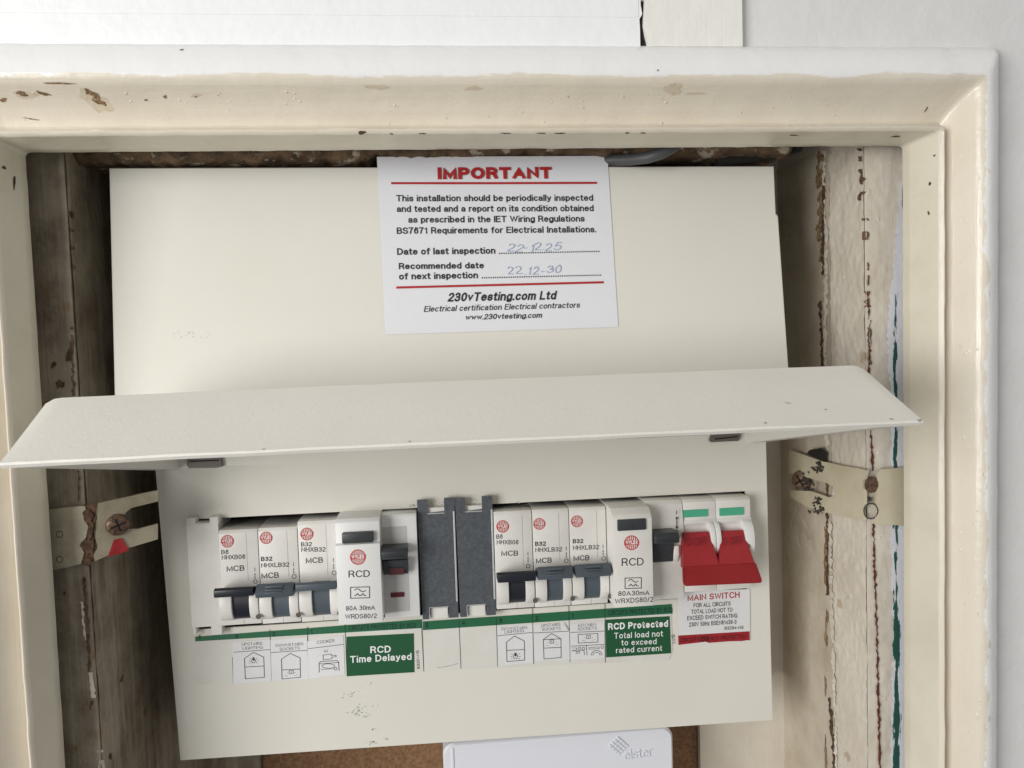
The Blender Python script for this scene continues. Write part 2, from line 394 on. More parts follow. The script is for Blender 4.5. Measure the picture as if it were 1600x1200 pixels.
def glyph_quads(s, t, sp, jit=None):
    out = []; x = 0.0
    for ch in s:
        w, sts = G.get(ch, G['-'])
        if ch == ' ': x += .40; continue
        top = 1.0 if (ch.isupper() or ch.isdigit() or ch in 'bdfhklit/') else X*(1-t)+t
        desc = ch in 'gjpqyQ,'
        for k, st in enumerate(sts):
            pts = flat(st); cl = len(pts) > 2 and (pts[0]-pts[-1]).length < .02
            pts = [Vector((p.x+t/2+x, t/2+p.y*(1-t))) for p in pts]
            if jit:
                k_, dy_, sx_ = jit.uniform(-.18, .22), jit.uniform(-.12, .12), jit.uniform(.78, 1.15)
                x_0 = x; pts = [Vector((x_0+(p.x-x_0)*sx_+k_*p.y+jit.uniform(-.03, .03), p.y*jit.uniform(.96, 1.04)*.9+dy_)) for p in pts]; desc = True
                if cl: pts[-1] = pts[-1]+Vector((.05, .08)); cl = False
            for q in ribbon(pts, t/2, cl, 0 if cl else t/2):
                q = [Vector((p.x, min(top, p.y if desc else max(0.0, p.y)))) for p in q]
                out.append((q, k))
        x += w + t + sp
    return out, x - sp
def text(mb, pl, s, Lp, Rp, h, w=.13, cf=c0, shear=0.0, off=.12, sp=.13, wobble=0):
    """write s on plane pl with its baseline from photo point Lp to Rp, cap height h (crop pixels)"""
    a = pl.uv(*cf(Lp)); b = pl.uv(*cf(Rp)); d = b-a; ln = d.length; d.normalize(); up = Vector((-d.y, d.x))
    lp, hp = cf(Lp), cf((Lp[0], Lp[1]-h)); H = (pl.uv(*hp)-a).length if abs(d.x) > .5 else None
    if H is None: H = (pl.uv(*cf((Lp[0]-h, Lp[1])))-a).length
    qs, tot = glyph_quads(s, w, sp, random.Random(wobble) if wobble else None); sx = ln/(tot+shear*.0)
    for i, (q, k) in enumerate(qs):
        pts = []
        for p in q:
            u = (p.x + shear*p.y*H/sx)*sx; v = p.y*H
            pts.append(pl.pt(a+d*u+up*v, off+.006*(i % 5)+.012*k))
        mb.poly(pts)
def pline(mb, pl, pts, wd, cf=c0, closed=False, off=.12):
    """line through photo points on plane, width wd in crop pixels"""
    P = [pl.uv(*cf(p)) for p in pts]
    k = (pl.uv(*cf((pts[0][0]+100, pts[0][1])))-P[0]).length/100
    for i, q in enumerate(ribbon(P, wd*k/2, closed, 0)): mb.poly([pl.pt(p, off+.006*(i % 5)) for p in q])
def circ(c, r, n=18, a0=0, a1=360):
    return [(c[0]+r*math.cos(math.radians(a0+(a1-a0)*i/n)), c[1]+r*math.sin(math.radians(a0+(a1-a0)*i/n))) for i in range(n+1)]
def patch(mb, pl, pts, cf=c0, off=.1):
    mb.poly([pl.pt(pl.uv(*cf(p)), off) for p in pts])
def logo(parent, pl, c, r, cf):
    """round red maker's emblem: striped disc with a band of white capitals"""
    mb = MB(); k = r/10.0
    pline(mb, pl, circ(c, r*.93, 26), r*.11, cf, True, .12)
    bx = .40*r
    patch(mb, pl, [(c[0]-r*.99, c[1]-bx*.75), (c[0]+r*.99, c[1]-bx*.85), (c[0]+r*.99, c[1]+bx*.6), (c[0]-r*.99, c[1]+bx*.7)], cf, .17)
    for i in range(-3, 4):
        x = i*r*.25; h = math.sqrt(max(0, (r*.9)**2-x*x))
        for s in (-1, 1): pline(mb, pl, [(c[0]+x, c[1]+s*bx*.5), (c[0]+x, c[1]+s*h)], r*.105, cf, False, .14)
    e = mesh('emblem', mb, M_LOGO, parent)
    t = MB(); text(t, pl, 'WYLEX', (c[0]-r*.80, c[1]+bx*.52), (c[0]+r*.80, c[1]+bx*.42), r*.50, .24, cf, off=.24)
    mesh('emblem_lettering', t, M_WHITEP, e)

# ------------------------------------------------------------------ the setting: wall, linings, backing
def rings_mesh(rings, zb, N=(70, 110, 70), jitter=0.0):
    """sweep of an opening's moulding: every ring is (left X, right X, top Z, Y); goes up the left, along the top, down the right"""
    rows = []
    for k, (xl, xr, zt, y) in enumerate(rings):
        row = []; r = 2.0
        for i in range(N[0]+1): row.append((xl, y, zb+(zt-r-zb)*i/N[0]))
        for i in range(1, 4): a = math.pi-math.pi/2*i/4; row.append((xl+r+r*math.cos(a), y, zt-r+r*math.sin(a)))
        for i in range(N[1]+1): row.append((xl+r+(xr-xl-2*r)*i/N[1], y, zt))
        for i in range(1, 4): a = math.pi/2-math.pi/2*i/4; row.append((xr-r+r*math.cos(a), y, zt-r+r*math.sin(a)))
        for i in range(N[2]+1): row.append((xr, y, zt-r+(zb-zt+r)*i/N[2]))
        rows.append(row)
    mb = MB(); n = len(rows[0]); att = []
    for k, row in enumerate(rows):
        for p in row:
            v = Vector(p)
            if jitter: v += Vector((noise.noise(v*.11), noise.noise(v*.11+Vector((9, 3, 5))), noise.noise(v*.11+Vector((3, 31, 7)))))*jitter + Vector((noise.noise(v*.5), noise.noise(v*.5+Vector((9, 3, 5))), noise.noise(v*.5+Vector((3, 31, 7)))))*jitter*.3
            mb.v.append(v); att.append(float(k)-(0 if p[0] < xr-1 else min(9.0, .8+.055*max(0.0, zt-p[2]-8))))
    for k in range(len(rows)-1):
        for i in range(n-1): mb.f.append([k*n+i, k*n+i+1, (k+1)*n+i+1, (k+1)*n+i])
    return mb, att
ZB = -330.0
wall = MB()
for x0, x1, z0, z1 in ((238.9, 620, ZB-120, 420), (-520, -198, ZB-120, 420), (-198, 238.9, 118.2, 420), (-198, 238.9, ZB-120, ZB)):
    wall.box(x0, x1, 313.5, 470, z0, z1)
tag(mesh('wall', wall, M_WALL), 'pale grey painted plaster wall around the white wooden frame', 'wall', kind='structure')

PR = [(-160.6, 206.6, 81.0, 326), (-160.6, 206.6, 81.0, 321.6), (-160.9, 206.9, 81.2, 320.9), (-163.9, 212.7, 83.1, 310.6)]
AR = [(-163.9, 212.7, 83.1, 310.6), (-164.3, 213.4, 83.5, 309.4), (-165.1, 214.2, 84.4, 308.9), (-165.9, 215.0, 85.3, 309.5), (-166.2, 215.3, 85.8, 313.0),
      (-167.8, 216.7, 88.1, 315.2), (-171.0, 219.2, 92.2, 312.6), (-174.8, 221.7, 96.3, 308.2), (-178.5, 223.9, 99.4, 303.4), (-180.6, 225.8, 101.2, 301.0),
      (-184, 228.4, 104, 300.6), (-189, 232, 108.5, 302.2), (-193.5, 235.6, 113, 305), (-196.8, 238.2, 116.6, 308.6), (-198.3, 239.2, 118.4, 312.4), (-198.4, 239.3, 118.5, 316)]
fr = thing('cupboard_frame', (24, 320, ZB), 'white and cream painted wooden frame around the recessed cupboard, chipped along its top', 'frame')
mb, att = rings_mesh(AR, ZB, jitter=.24)
arch = mesh('architrave', mb, M_ARCH, fr, smooth_angle=50)
a_ = arch.data.attributes.new('profile', 'FLOAT', 'POINT'); a_.data.foreach_set('value', att)
al = arch.data.attributes.new('along', 'FLOAT', 'POINT')
al.data.foreach_set('value', [(p.x if (p.z > 80 and -163 < p.x < 213) else p.z*1.0+(900 if p.x > 0 else 400)) for p in mb.v])
mb, _ = rings_mesh(PR, ZB, jitter=.2)
rev = mesh('reveal', mb, M_REVEAL, fr, smooth_angle=40)

def bvh_of(mbs):
    v = []; f = []
    for m_ in mbs:
        i = len(v); v += m_.v; f += [[a+i for a in q] for q in m_.f]
    return BVHTree.FromPolygons([tuple(p) for p in v], f)
B_ARCH = bvh_of([rings_mesh(AR, ZB, jitter=.24)[0]])
def hit(B, px, py):
    d = ray(px, py).normalized(); p, n, i, t = B.ray_cast(Vector((0, 0, 0)), d)
    if p is None: return None, None
    return p, (n if n.dot(d) < 0 else -n)
def blob(mb, B, c, rx, ry, rot=0, n=22, off=.12, rough=.35, seed=0, dome=.0):
    """ragged chip lying on a surface: outline in photo pixels around c, dropped onto B"""
    rnd = random.Random(seed); ps = []
    w1 = [rnd.uniform(0, 6.28) for _ in range(4)]
    for i in range(n):
        a = 2*math.pi*i/n; k = 1+rough*(.45*math.sin(2*a+w1[0])+.4*math.sin(3*a+w1[1])+.35*math.sin(5*a+w1[2])+.25*math.sin(8*a+w1[3])+.25*(rnd.random()*2-1)); x = rx*k*math.cos(a); y = ry*k*math.sin(a)
        p, q = hit(B, c[0]+x*math.cos(rot)-y*math.sin(rot), c[1]+x*math.sin(rot)+y*math.cos(rot))
        if p is None: return
        ps.append(p+q*off)
    p, q = hit(B, *c)
    if p is None: return
    i = len(mb.v); mb.v += ps+[p+q*(off+dome)]; mb.f += [[i+k, i+(k+1) % n, i+n] for k in range(n)]
ch = MB()
for k, (x, y, rx, ry, ro) in enumerate([(146, 150, 17, 5.5, .62), (158, 160, 9, 3.5, .3), (34, 146, 9, 3.6, .2), (68, 146, 10, 2.6, .25), (92, 130, 22, 1.7, .02), (5, 156, 6, 3, 0), (258, 151, 3, 2.2, .2), (306, 151, 2, 1.6, 0), (228, 156, 2.5, 2, 0), (1447, 171, 1.2, 5, .5), (243, 68, 3, 1.2, 0), (284, 78, 3, 1.2, 0), (1028, 110, 1.5, 1.5, 0), (50, 186, 12, 1, .15)]):
    blob(ch, B_ARCH, (x, y), rx, ry, ro, seed=k)
tag(mesh('paint_chip', ch, M_CHIP, fr), 'brown chips of bare wood where the cream paint has flaked off')
ch = MB()
for k, (x, y, rx, ry, ro) in enumerate([(150, 158, 27, 12, .55), (40, 148, 18, 6, .2), (306, 149, 9, 3, -.2)]): blob(ch, B_ARCH, (x, y), rx, ry, ro, seed=60+k, off=.06)
mesh('paint_chip', ch, M_CHIPC, fr)
ch = MB()
for k, (x, y, rx, ry, ro) in enumerate([(1052, 139, 12, 10, .3), (1085, 146, 14, 2, 0), (740, 138, 14, 3, 0), (590, 136, 18, 3.5, 0)]):
    blob(ch, B_ARCH, (x, y), rx, ry, ro, seed=40+k, off=.1)
mesh('paint_chip', ch, M_CHIPC, fr)
ch = MB()
rr = random.Random(3)
for k in range(46):
    blob(ch, B_ARCH, (rr.uniform(20, 1440), rr.uniform(142, 196)), rr.uniform(1.2, 3.4), rr.uniform(1, 2.2), rr.uniform(-.6, .6), 8, .02, .3, seed=100+k, dome=rr.uniform(.2, .5))
for k in range(60):
    y = rr.uniform(240, 1190); blob(ch, B_ARCH, (rr.choice((rr.uniform(1500, 1524), rr.uniform(1524, 1546))), y), rr.uniform(.8, 2.2), rr.uniform(1.5, 7), rr.uniform(-.3, .3), 8, .02, .3, seed=200+k, dome=rr.uniform(.2, .45))
mesh('paint_speck', ch, M_ARCH, fr, smooth_angle=60)
for o in fr.children:
    if o.name.startswith('paint_speck'):
        a_ = o.data.attributes.new('profile', 'FLOAT', 'POINT'); a_.data.foreach_set('value', [7.0]*len(o.data.vertices))
nk = MB()
B_REV = bvh_of([rings_mesh(PR, ZB, jitter=.2)[0], rings_mesh(AR, ZB, jitter=.24)[0]])
for k, (x, y, rx, ry) in enumerate([(565, 207, 6, 3), (583, 210, 5, 1.2), (612, 209, 3, 1), (660, 208.5, 6, 1), (790, 208, 8, 1), (846, 208, 6, 1), (875, 208, 9, 1), (980, 207.5, 4, 1), (1005, 207.5, 4, 1), (1040, 207.5, 3, 1), (1453, 287, 2, 3), (1451, 333, 2, 3), (1460, 243, 2, 1.5), (1400, 213, 8, 1), (1240, 211, 7, 1), (22, 285, 2, 12), (6, 262, 3, 3)]):
    blob(nk, B_REV, (x, y), rx, ry, 0, 10, .12, .4, seed=300+k)
mesh('paint_nick', nk, M_CRACK, fr)

# white boards over the frame
gx = [at(1001, 8, 311).x, at(1003.5, 22, 311).x, at(999, 30, 311).x, at(1000, 45, 311).x, at(1000.5, 70, 311).x]
zt = [at(1001, y, 311).z for y in (8, 22, 30, 45, 72)]
tb = MB(); pts = [(-420, 311, 330), (gx[0]+1.2, 311, 330)] + [(x, 311, z) for x, z in zip(gx, zt)] + [(gx[-1], 311, 117.4), (-420, 311, 117.4)]
tb.slab(pts, (0, -1, 0), 16)
ta = tag(mesh('board', tb, M_TRIMW), 'wide white gloss painted board above the frame, left of the split', 'board')
tb2 = MB(); z2 = at(600, 23, 309.4).z
tb2.slab([(-420, 310.75, z2), (gx[0]-1, 310.75, z2+.4), (gx[0]-1, 310.75, 320), (-420, 310.75, 320)], (0, -1, 0), .5)
tb3 = MB(); tb3.box(gx[0]-2, gx[0]+7, 312.2, 312.8, 117, 136); mesh('gap', tb3, M_DARK, ta)
mesh('board_lip', tb2, M_TRIMW, ta)
px0 = [at(1008, 0, 310).x, at(1006.5, 25, 310).x, at(1006, 38, 310).x, at(1009, 55, 310).x, at(1013, 70, 310).x]; pz = [at(1010, y, 310).z for y in (0, 25, 38, 55, 71)]
xr = at(1160, 40, 310).x
po = MB(); po.slab([(px0[0], 310, 330)]+[(x, 310, z) for x, z in zip(px0, pz)]+[(px0[-1], 310, 117.4), (xr, 310, 117.4), (xr, 310, 330)], (0, -1, 0), 18)
tag(mesh('batten', po, M_POST), 'upright cream white painted batten above the frame, right of the dark split', 'batten')

# recess: back, sides, lintel
XLs, XRs = -150.5, 194.5
bk = MB(); bk.box(-107, 143, 430, 440, ZB, 200)
tag(mesh('back_board', bk, M_CHIPB), 'brown chipboard backing behind the fuse box, showing below it', 'board')
sb = thing('side_board', (XRs, 380, ZB), 'cracked cream side board with green and white paint stripe and a hinge plate', 'board')
m1 = MB(); m1.box(XRs, 212, 335, 365, ZB, 140, .6); m1.box(XRs+.8, 212, 369.5, 440, ZB, 140, .4); m1.box(XRs+2.2, 212, 364, 370, ZB, 140)
m1.box(143.6, XRs+3, 426, 440, ZB, 140)
# ragged paint surface: subdivide the two faces one sees
def lump(x0, x1, y0, y1, z0, z1, nu, nv, amp, axis):
    mb = MB()
    for j in range(nv+1):
        for i in range(nu+1):
            z = z0+(z1-z0)*j/nv
            if axis == 'x': v = Vector((x0, y0+(y1-y0)*i/nu, z)); n = Vector((1 if x0 < 0 else -1, 0, 0))
            else: v = Vector((x0+(x1-x0)*i/nu, y0, z)); n = Vector((0, -1, 0))
            v += n*(noise.noise(v*.09)*.7+noise.noise(v*.3)*.4+noise.noise(v*.9)*.15)*amp
            mb.v.append(v)
    for j in range(nv):
        for i in range(nu): a = j*(nu+1)+i; mb.f.append([a, a+1, a+nu+2, a+nu+1])
    return mb
mesh('board', m1, M_BOARD, sb)
l1 = lump(XRs-.5, 0, 335.4, 366.2, -235, 92, 40, 300, .8, 'x'); mesh('paint_coat', l1, M_BOARD, sb, smooth_angle=60)
M_BOARD2 = mat('shaded_cream_board', (.58, .52, .42), .42, var=(.47, .40, .30), vscale=30, bump=((60, .5), (260, .25)))  # darker cream for the deep strip; the fuse box's shadow is painted into it
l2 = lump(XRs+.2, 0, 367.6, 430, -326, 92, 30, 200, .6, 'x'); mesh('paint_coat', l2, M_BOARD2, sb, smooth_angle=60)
l3 = lump(XRs-.3, 216, 334.5, 0, -235, 92, 30, 300, .6, 'y'); mesh('paint_coat', l3, M_BOARD, sb, smooth_angle=60)
# white stripe with green remains, ragged left edge
st = MB(); rr = random.Random(5); NZ = 190; rows = []
for j in range(NZ+1):
    py = 228+(1215-228)*j/NZ
    base = 1413-(py-228)*.095 if py < 520 else (1385.5+6*math.sin((py-520)/120) if py < 760 else 1392+2*math.sin(py/70))
    xL = at(base+rr.uniform(-2.2, 2.2), py, 334).x; z = at(1400, py, 334).z; xR = at(1424, py, 334).x+1
    rows.append([(xL+(xR-xL)*i/6, 333.75+.0*i, z) for i in range(7)])
for j in range(NZ):
    for i in range(6): st.poly([rows[j][i], rows[j][i+1], rows[j+1][i+1], rows[j+1][i]])
mesh('paint_stripe', st, M_STRIPE, sb)
gap = MB(); gap.slab([(x, 332.9, z) for x, z in [(at(1413.5, 228, 333).x, at(1413, 228, 333).z), (at(1423, 228, 333).x, 82), (at(1420, 330, 333).x, at(1420, 330, 333).z), (at(1415, 345, 333).x, at(1415, 345, 333).z), (at(1410, 320, 333).x, at(1410, 320, 333).z)]], (0, -1, 0), .5)
mesh('gap', gap, M_DARK, sb)
B_SIDE = bvh_of([l1, l2, l3])
def crack(mb, B, pts, w, seed, step=4, off=.7, jit=1.2, wvar=.7):
    rnd = random.Random(seed); P = []
    for (x0, y0), (x1, y1) in zip(pts, pts[1:]):
        n = max(1, int(math.hypot(x1-x0, y1-y0)/step))
        for i in range(n): P.append((x0+(x1-x0)*i/n+rnd.uniform(-jit, jit), y0+(y1-y0)*i/n))
    P.append(pts[-1]); prev = None
    for x, y in P:
        k = w*(1+wvar*(rnd.random()*2-1))/2
        a, n = hit(B, x-k, y); b, n2 = hit(B, x+k, y)
        if a is None or b is None: prev = None; continue
        a = a+n*off; b = b+n2*off
        i = len(mb.v); mb.v += [a, b]
        if prev is not None: mb.f.append([prev, prev+1, i+1, i])
        prev = i
k1 = MB(); crack(k1, B_SIDE, [(1345, 232), (1349, 300), (1344, 305), (1353, 345), (1353, 400), (1355, 420)], 5.2, 1); crack(k1, B_SIDE, [(1358, 500), (1360, 540)], 1.5, 2)
crack(k1, B_SIDE, [(1293, 720), (1294, 800), (1294, 930)], 2.8, 3); crack(k1, B_SIDE, [(1298, 1090), (1305, 1200)], 3.4, 4); crack(k1, B_SIDE, [(1288, 290), (1287, 430)], 3.6, 5)
blob(k1, B_SIDE, (1345, 268), 5, 11, .1, 12, .25, .25, 9)
crack(k1, B_SIDE, [(1355, 410), (1356, 540), (1360, 570)], 2.2, 21); crack(k1, B_SIDE, [(1283, 470), (1286, 560), (1284, 600)], 3.2, 22, wvar=.9)
mesh('paint_crack', k1, M_CRACK, sb)
k2 = MB(); crack(k2, B_SIDE, [(1354, 430), (1355, 480), (1355.5, 515)], 5, 6, wvar=.9); crack(k2, B_SIDE, [(1358, 540), (1357, 580), (1362, 735)], 3.2, 7)
crack(k2, B_SIDE, [(1363, 818), (1366, 905), (1370, 1040), (1374, 1200)], 2.8, 8); tag(mesh('paint_crack', k2, M_CRACKR, sb), 'red oxide primer showing in the long crack')
k6 = MB(); rr = random.Random(44)
for k in range(15): blob(k6, B_SIDE, (1283+rr.uniform(-4, 4), 245+k*11+rr.uniform(-5, 5)), rr.uniform(2, 6), rr.uniform(7, 19), rr.uniform(-.15, .15), 18, .15+.01*k, .45, 700+k)
for k in range(12): blob(k6, B_SIDE, (1291+rr.uniform(-3, 2), rr.choice((rr.uniform(830, 900), rr.uniform(960, 1000), rr.uniform(1060, 1190)))), rr.uniform(1.0, 2.2), rr.uniform(8, 26), rr.uniform(-.06, .06), 18, .15+.01*k, .5, 720+k)
mesh('paint_chip', k6, M_CHIP, sb)
k7 = MB()
for k in range(34): blob(k7, B_SIDE, (rr.uniform(1296, 1405), rr.uniform(250, 1190)), rr.uniform(1.5, 5), rr.uniform(2, 9), rr.uniform(-.4, .4), 10, .03, .4, 740+k, dome=rr.uniform(.15, .5))
mesh('paint_speck', k7, M_BOARD, sb, smooth_angle=60)
k3 = MB(); crack(k3, B_SIDE, [(1290, 236), (1288, 300), (1293, 372), (1292, 430), (1291, 560), (1294, 705)], 4.0, 11, off=.5, jit=1.6, wvar=.9); crack(k3, B_SIDE, [(1299, 815), (1302, 960), (1309, 1200)], 4.0, 12, off=.7, wvar=.8)
mesh('paint_ridge', k3, M_FLAKE, sb)

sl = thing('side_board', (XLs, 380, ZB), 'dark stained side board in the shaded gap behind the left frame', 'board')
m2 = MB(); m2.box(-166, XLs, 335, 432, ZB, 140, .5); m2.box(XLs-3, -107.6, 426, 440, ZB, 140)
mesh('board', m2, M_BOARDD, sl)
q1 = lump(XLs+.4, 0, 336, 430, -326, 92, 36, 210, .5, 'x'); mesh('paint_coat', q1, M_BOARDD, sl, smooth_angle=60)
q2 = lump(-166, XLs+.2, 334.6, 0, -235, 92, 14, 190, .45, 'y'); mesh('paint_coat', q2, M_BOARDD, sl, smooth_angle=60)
B_LEFT = bvh_of([q1, q2])
k4 = MB(); crack(k4, B_LEFT, [(110, 330), (115, 470), (113, 560), (116, 618)], 3.2, 13, jit=1.8); crack(k4, B_LEFT, [(124, 735), (124, 782)], 2, 14); crack(k4, B_LEFT, [(131, 900), (138, 990), (140, 1050)], 3, 15)
for k, (x, y, rx, ry) in enumerate([(94, 600, 6, 7), (84, 570, 4, 5), (108, 555, 5, 10), (137, 893, 2.5, 3), (141, 917, 2.5, 4), (143, 931, 2, 3.5), (133, 905, 2, 2), (190, 1061, 2.5, 5), (101, 927, 2, 3), (143, 1100, 3, 6), (172, 1182, 2, 6)]): blob(k4, B_LEFT, (x, y), rx, ry, .3, 10, .25, .5, 400+k)
mesh('paint_crack', k4, M_CRACK, sl)
k5 = MB(); crack(k5, B_LEFT, [(142, 1050), (150, 1110), (158, 1200)], 7, 16, off=.4, jit=1, wvar=.3); crack(k5, B_LEFT, [(128, 940), (134, 1000)], 3, 17, off=.3)
mesh('paint_ridge', k5, M_BOARD, sl)

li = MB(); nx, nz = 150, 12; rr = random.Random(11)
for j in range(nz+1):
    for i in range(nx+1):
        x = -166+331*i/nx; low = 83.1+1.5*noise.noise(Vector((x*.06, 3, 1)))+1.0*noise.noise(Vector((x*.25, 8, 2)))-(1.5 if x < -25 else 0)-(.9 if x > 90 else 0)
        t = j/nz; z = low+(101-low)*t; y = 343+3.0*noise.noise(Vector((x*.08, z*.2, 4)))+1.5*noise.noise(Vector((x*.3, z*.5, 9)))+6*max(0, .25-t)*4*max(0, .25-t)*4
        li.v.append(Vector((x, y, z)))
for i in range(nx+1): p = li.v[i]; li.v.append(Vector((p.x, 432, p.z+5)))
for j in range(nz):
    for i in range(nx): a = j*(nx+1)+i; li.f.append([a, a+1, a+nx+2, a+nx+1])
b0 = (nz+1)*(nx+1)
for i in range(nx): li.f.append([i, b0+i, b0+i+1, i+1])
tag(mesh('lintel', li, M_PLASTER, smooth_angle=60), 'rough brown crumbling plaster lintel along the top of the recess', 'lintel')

cb = MB()
def tube(mb, pts, r, n=10):
    P = [Vector(p) for p in pts]; rows = []
    for i, p in enumerate(P):
        t = (P[min(i+1, len(P)-1)]-P[max(i-1, 0)]).normalized(); s = t.cross(Vector((0, 1, 0.01))).normalized(); q = s.cross(t)
        rows.append([p+(s*math.cos(2*math.pi*k/n)+q*math.sin(2*math.pi*k/n))*r for k in range(n)])
    b = len(mb.v)
    for r_ in rows: mb.v += r_
    for i in range(len(P)-1):
        for k in range(n): mb.f.append([b+i*n+k, b+i*n+(k+1) % n, b+(i+1)*n+(k+1) % n, b+(i+1)*n+k])
cpts = [(900, 253), (935, 251), (965, 250), (990, 249), (1012, 246), (1032, 240), (1050, 230), (1064, 217), (1072, 200)]
tube(cb, [at(x, y, 352) if i < 2 else at(x, y, 334.5 if i > 4 else 352-5*(i-1)) for i, (x, y) in enumerate(cpts)], 2.7)
tag(mesh('cable', cb, M_CABLE, smooth_angle=60), 'grey sheathed cable bending up behind the top of the fuse box', 'cable')
cb = MB(); tube(cb, [at(x, y, 352) for x, y in ((1120, 252), (1150, 249), (1180, 246), (1215, 240), (1250, 228))], 2.6)
tag(mesh('cable', cb, M_DARK, smooth_angle=60), 'thin blackened cable in the shadow at the top right corner of the recess', 'cable')

# ------------------------------------------------------------------ hinge plates
def disc(mb, c, r, nrm, h, n=14, dome=.4):
    nrm = Vector(nrm).normalized(); s = nrm.cross(Vector((0, 0, 1))).normalized(); q = nrm.cross(s)
    a = [c+(s*math.cos(2*math.pi*k/n)+q*math.sin(2*math.pi*k/n))*r for k in range(n)]; b = [p+nrm*h for p in a]; e = [c+nrm*(h+dome)+(p-c)*.6 for p in a]
    i = len(mb.v); mb.v += a+b+e
    for k in range(n): j = (k+1) % n; mb.f += [[i+k, i+j, i+n+j, i+n+k], [i+n+k, i+n+j, i+2*n+j, i+2*n+k]]
    mb.f.append([i+2*n+k for k in range(n)])
class XPlane(Plane):
    """upright plane through a, facing n (horizontal)"""
    def __init__(self, o, n):
        self.o = Vector(o); self.n = Vector(n).normalized(); self.v = Vector((0, 0, 1)); self.u = self.v.cross(self.n).normalized()
M_SHADED = mat('shaded_painted_steel', (.40, .36, .26), .45, var=(.28, .245, .17), vscale=60, bump=((160, .15), (900, .04)))  # darker copy of the hinge paint: the left gap's shade put into the colour
def hinge(label, Lpl, Fpl, side_px, front_px, loc, marks, scr, notch):
    t = thing('hinge_plate', loc, label, 'hinge plate', 'painted hinge plates on the side boards')
    a = MB(); a.slab([side_px[1].pt(side_px[1].uv(*p), .9) for p in side_px[0]], side_px[1].n, 1.5)
    b = MB(); b.slab([front_px[1].pt(front_px[1].uv(*p), .9) for p in front_px[0]], front_px[1].n, 1.5)
    m_l = M_BRASS if scr is None else M_SHADED
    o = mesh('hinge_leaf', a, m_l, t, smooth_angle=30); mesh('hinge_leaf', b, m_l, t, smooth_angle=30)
    return t
# right: the long leaf lies on the side board, the short one on the front strip
PS = XPlane((XRs-2.6, 0, 0), (-1, 0, 0)); PF = front(332.0)
def arc_px(c, r, a0, a1, n=7, ry=None): return [(c[0]+r*math.cos(math.radians(a0+(a1-a0)*i/n)), c[1]+(ry or r)*math.sin(math.radians(a0+(a1-a0)*i/n))) for i in range(n+1)]
slot_in = [(1268, 748), (1280, 753), (1300, 757), (1308, 765), (1306, 774), (1298, 775), (1282, 770), (1268, 764)]
side = [(1236, 703), (1262, 712), (1288, 721), (1320, 728), (1345, 732), (1356, 735)] + arc_px((1359, 757), 9, 225, 135, 6, 11) + [(1353, 772), (1353, 786)] + arc_px((1359, 798), 9, 225, 150, 5, 10) + [(1352, 813), (1340, 811), (1312, 805), (1290, 800), (1262, 791), (1237, 776), (1236, 766), (1268, 767), (1284, 772), (1297, 777), (1306, 775), (1309, 766), (1301, 757), (1282, 751), (1268, 747), (1235, 739)]
frnt = [(1369, 740), (1374, 733), (1400, 731), (1432, 728), (1432, 821), (1400, 820), (1368, 818), (1366, 808)] + arc_px((1362, 798), 10, 40, -40, 5, 10) + [(1367, 786), (1368, 772)] + arc_px((1363, 757), 9, 40, -40, 5, 11)
hr = hinge('cream painted hinge plate with one rusty screw on the bright cracked side board', None, None, (side, PS), (frnt, PF), atx(1300, 760, XRs), None, None, None)
def screw(c, r, nrm, parent, m, rot):
    nrm = Vector(nrm).normalized(); a = nrm.cross(Vector((0, 0, 1))).normalized(); b = nrm.cross(a); mb = MB(); n = 20; rows = []
    for rr_, hh_ in ((1, -1.2), (1, .5), (.9, 1.1), (.68, 1.6), (.38, 1.9)):
        rows.append([c+(a*math.cos(2*math.pi*k/n)+b*math.sin(2*math.pi*k/n))*r*rr_*(1+.03*math.sin(k*2.1))+nrm*hh_ for k in range(n)])
    for r_ in rows: mb.v += r_
    for i in range(len(rows)-1):
        for k in range(n): mb.f.append([i*n+k, i*n+(k+1) % n, (i+1)*n+(k+1) % n, (i+1)*n+k])
    mb.f.append([(len(rows)-1)*n+k for k in range(n)])
    so = mesh('screw', mb, m, parent, smooth_angle=45)
    g = MB()
    for w0 in (rot, rot+math.pi/2):
        d = a*math.cos(w0)+b*math.sin(w0); e = nrm.cross(d)
        g.slab([c+nrm*2.0+d*r*.62*sx_+e*r*.09*sy_ for sx_, sy_ in ((-1, -1), (1, -1), (1, 1), (-1, 1))], nrm, .9)
    g.v = g.v; mesh('cross_slot', g, M_DARK, so)
M_SCREW = mat('brown_steel_screw', (.26, .17, .12), .38, var=(.10, .06, .04), vscale=500, metal=.45, bump=((800, .2),))
screw(PS.pt(PS.uv(1254, 751), .4), 5.6, PS.n+Vector((0, -.75, 0)), hr, M_SCREW, .6)
B_PS = bvh_of([MB().slab([PS.pt(PS.uv(*p), .95) for p in [(1225, 690), (1360, 725), (1360, 830), (1225, 800)]], PS.n, .1)])
rr = random.Random(21); w_ = MB()
for k in range(34): blob(w_, B_PS, (rr.gauss(1278, 5), rr.uniform(722, 738) if k % 2 else rr.uniform(778, 800)), rr.uniform(1.2, 4), rr.uniform(1.2, 4), 0, 8, .06+.004*k, .6, 500+k)
for k in range(14): blob(w_, B_PS, (rr.gauss(1262, 6), rr.gauss(752, 8)), rr.uniform(1.5, 4), rr.uniform(1.5, 4), 0, 8, .06+.004*k, .6, 560+k)
mesh('worn_patch', w_, M_BARE, hr)
w_ = MB(); w_.slab([PS.pt(PS.uv(*p), .5) for p in [(1262, 709), (1266, 703), (1284, 700), (1291, 708), (1290, 722)]], PS.n, .4); mesh('rebate_gap', w_, M_DARK, hr)
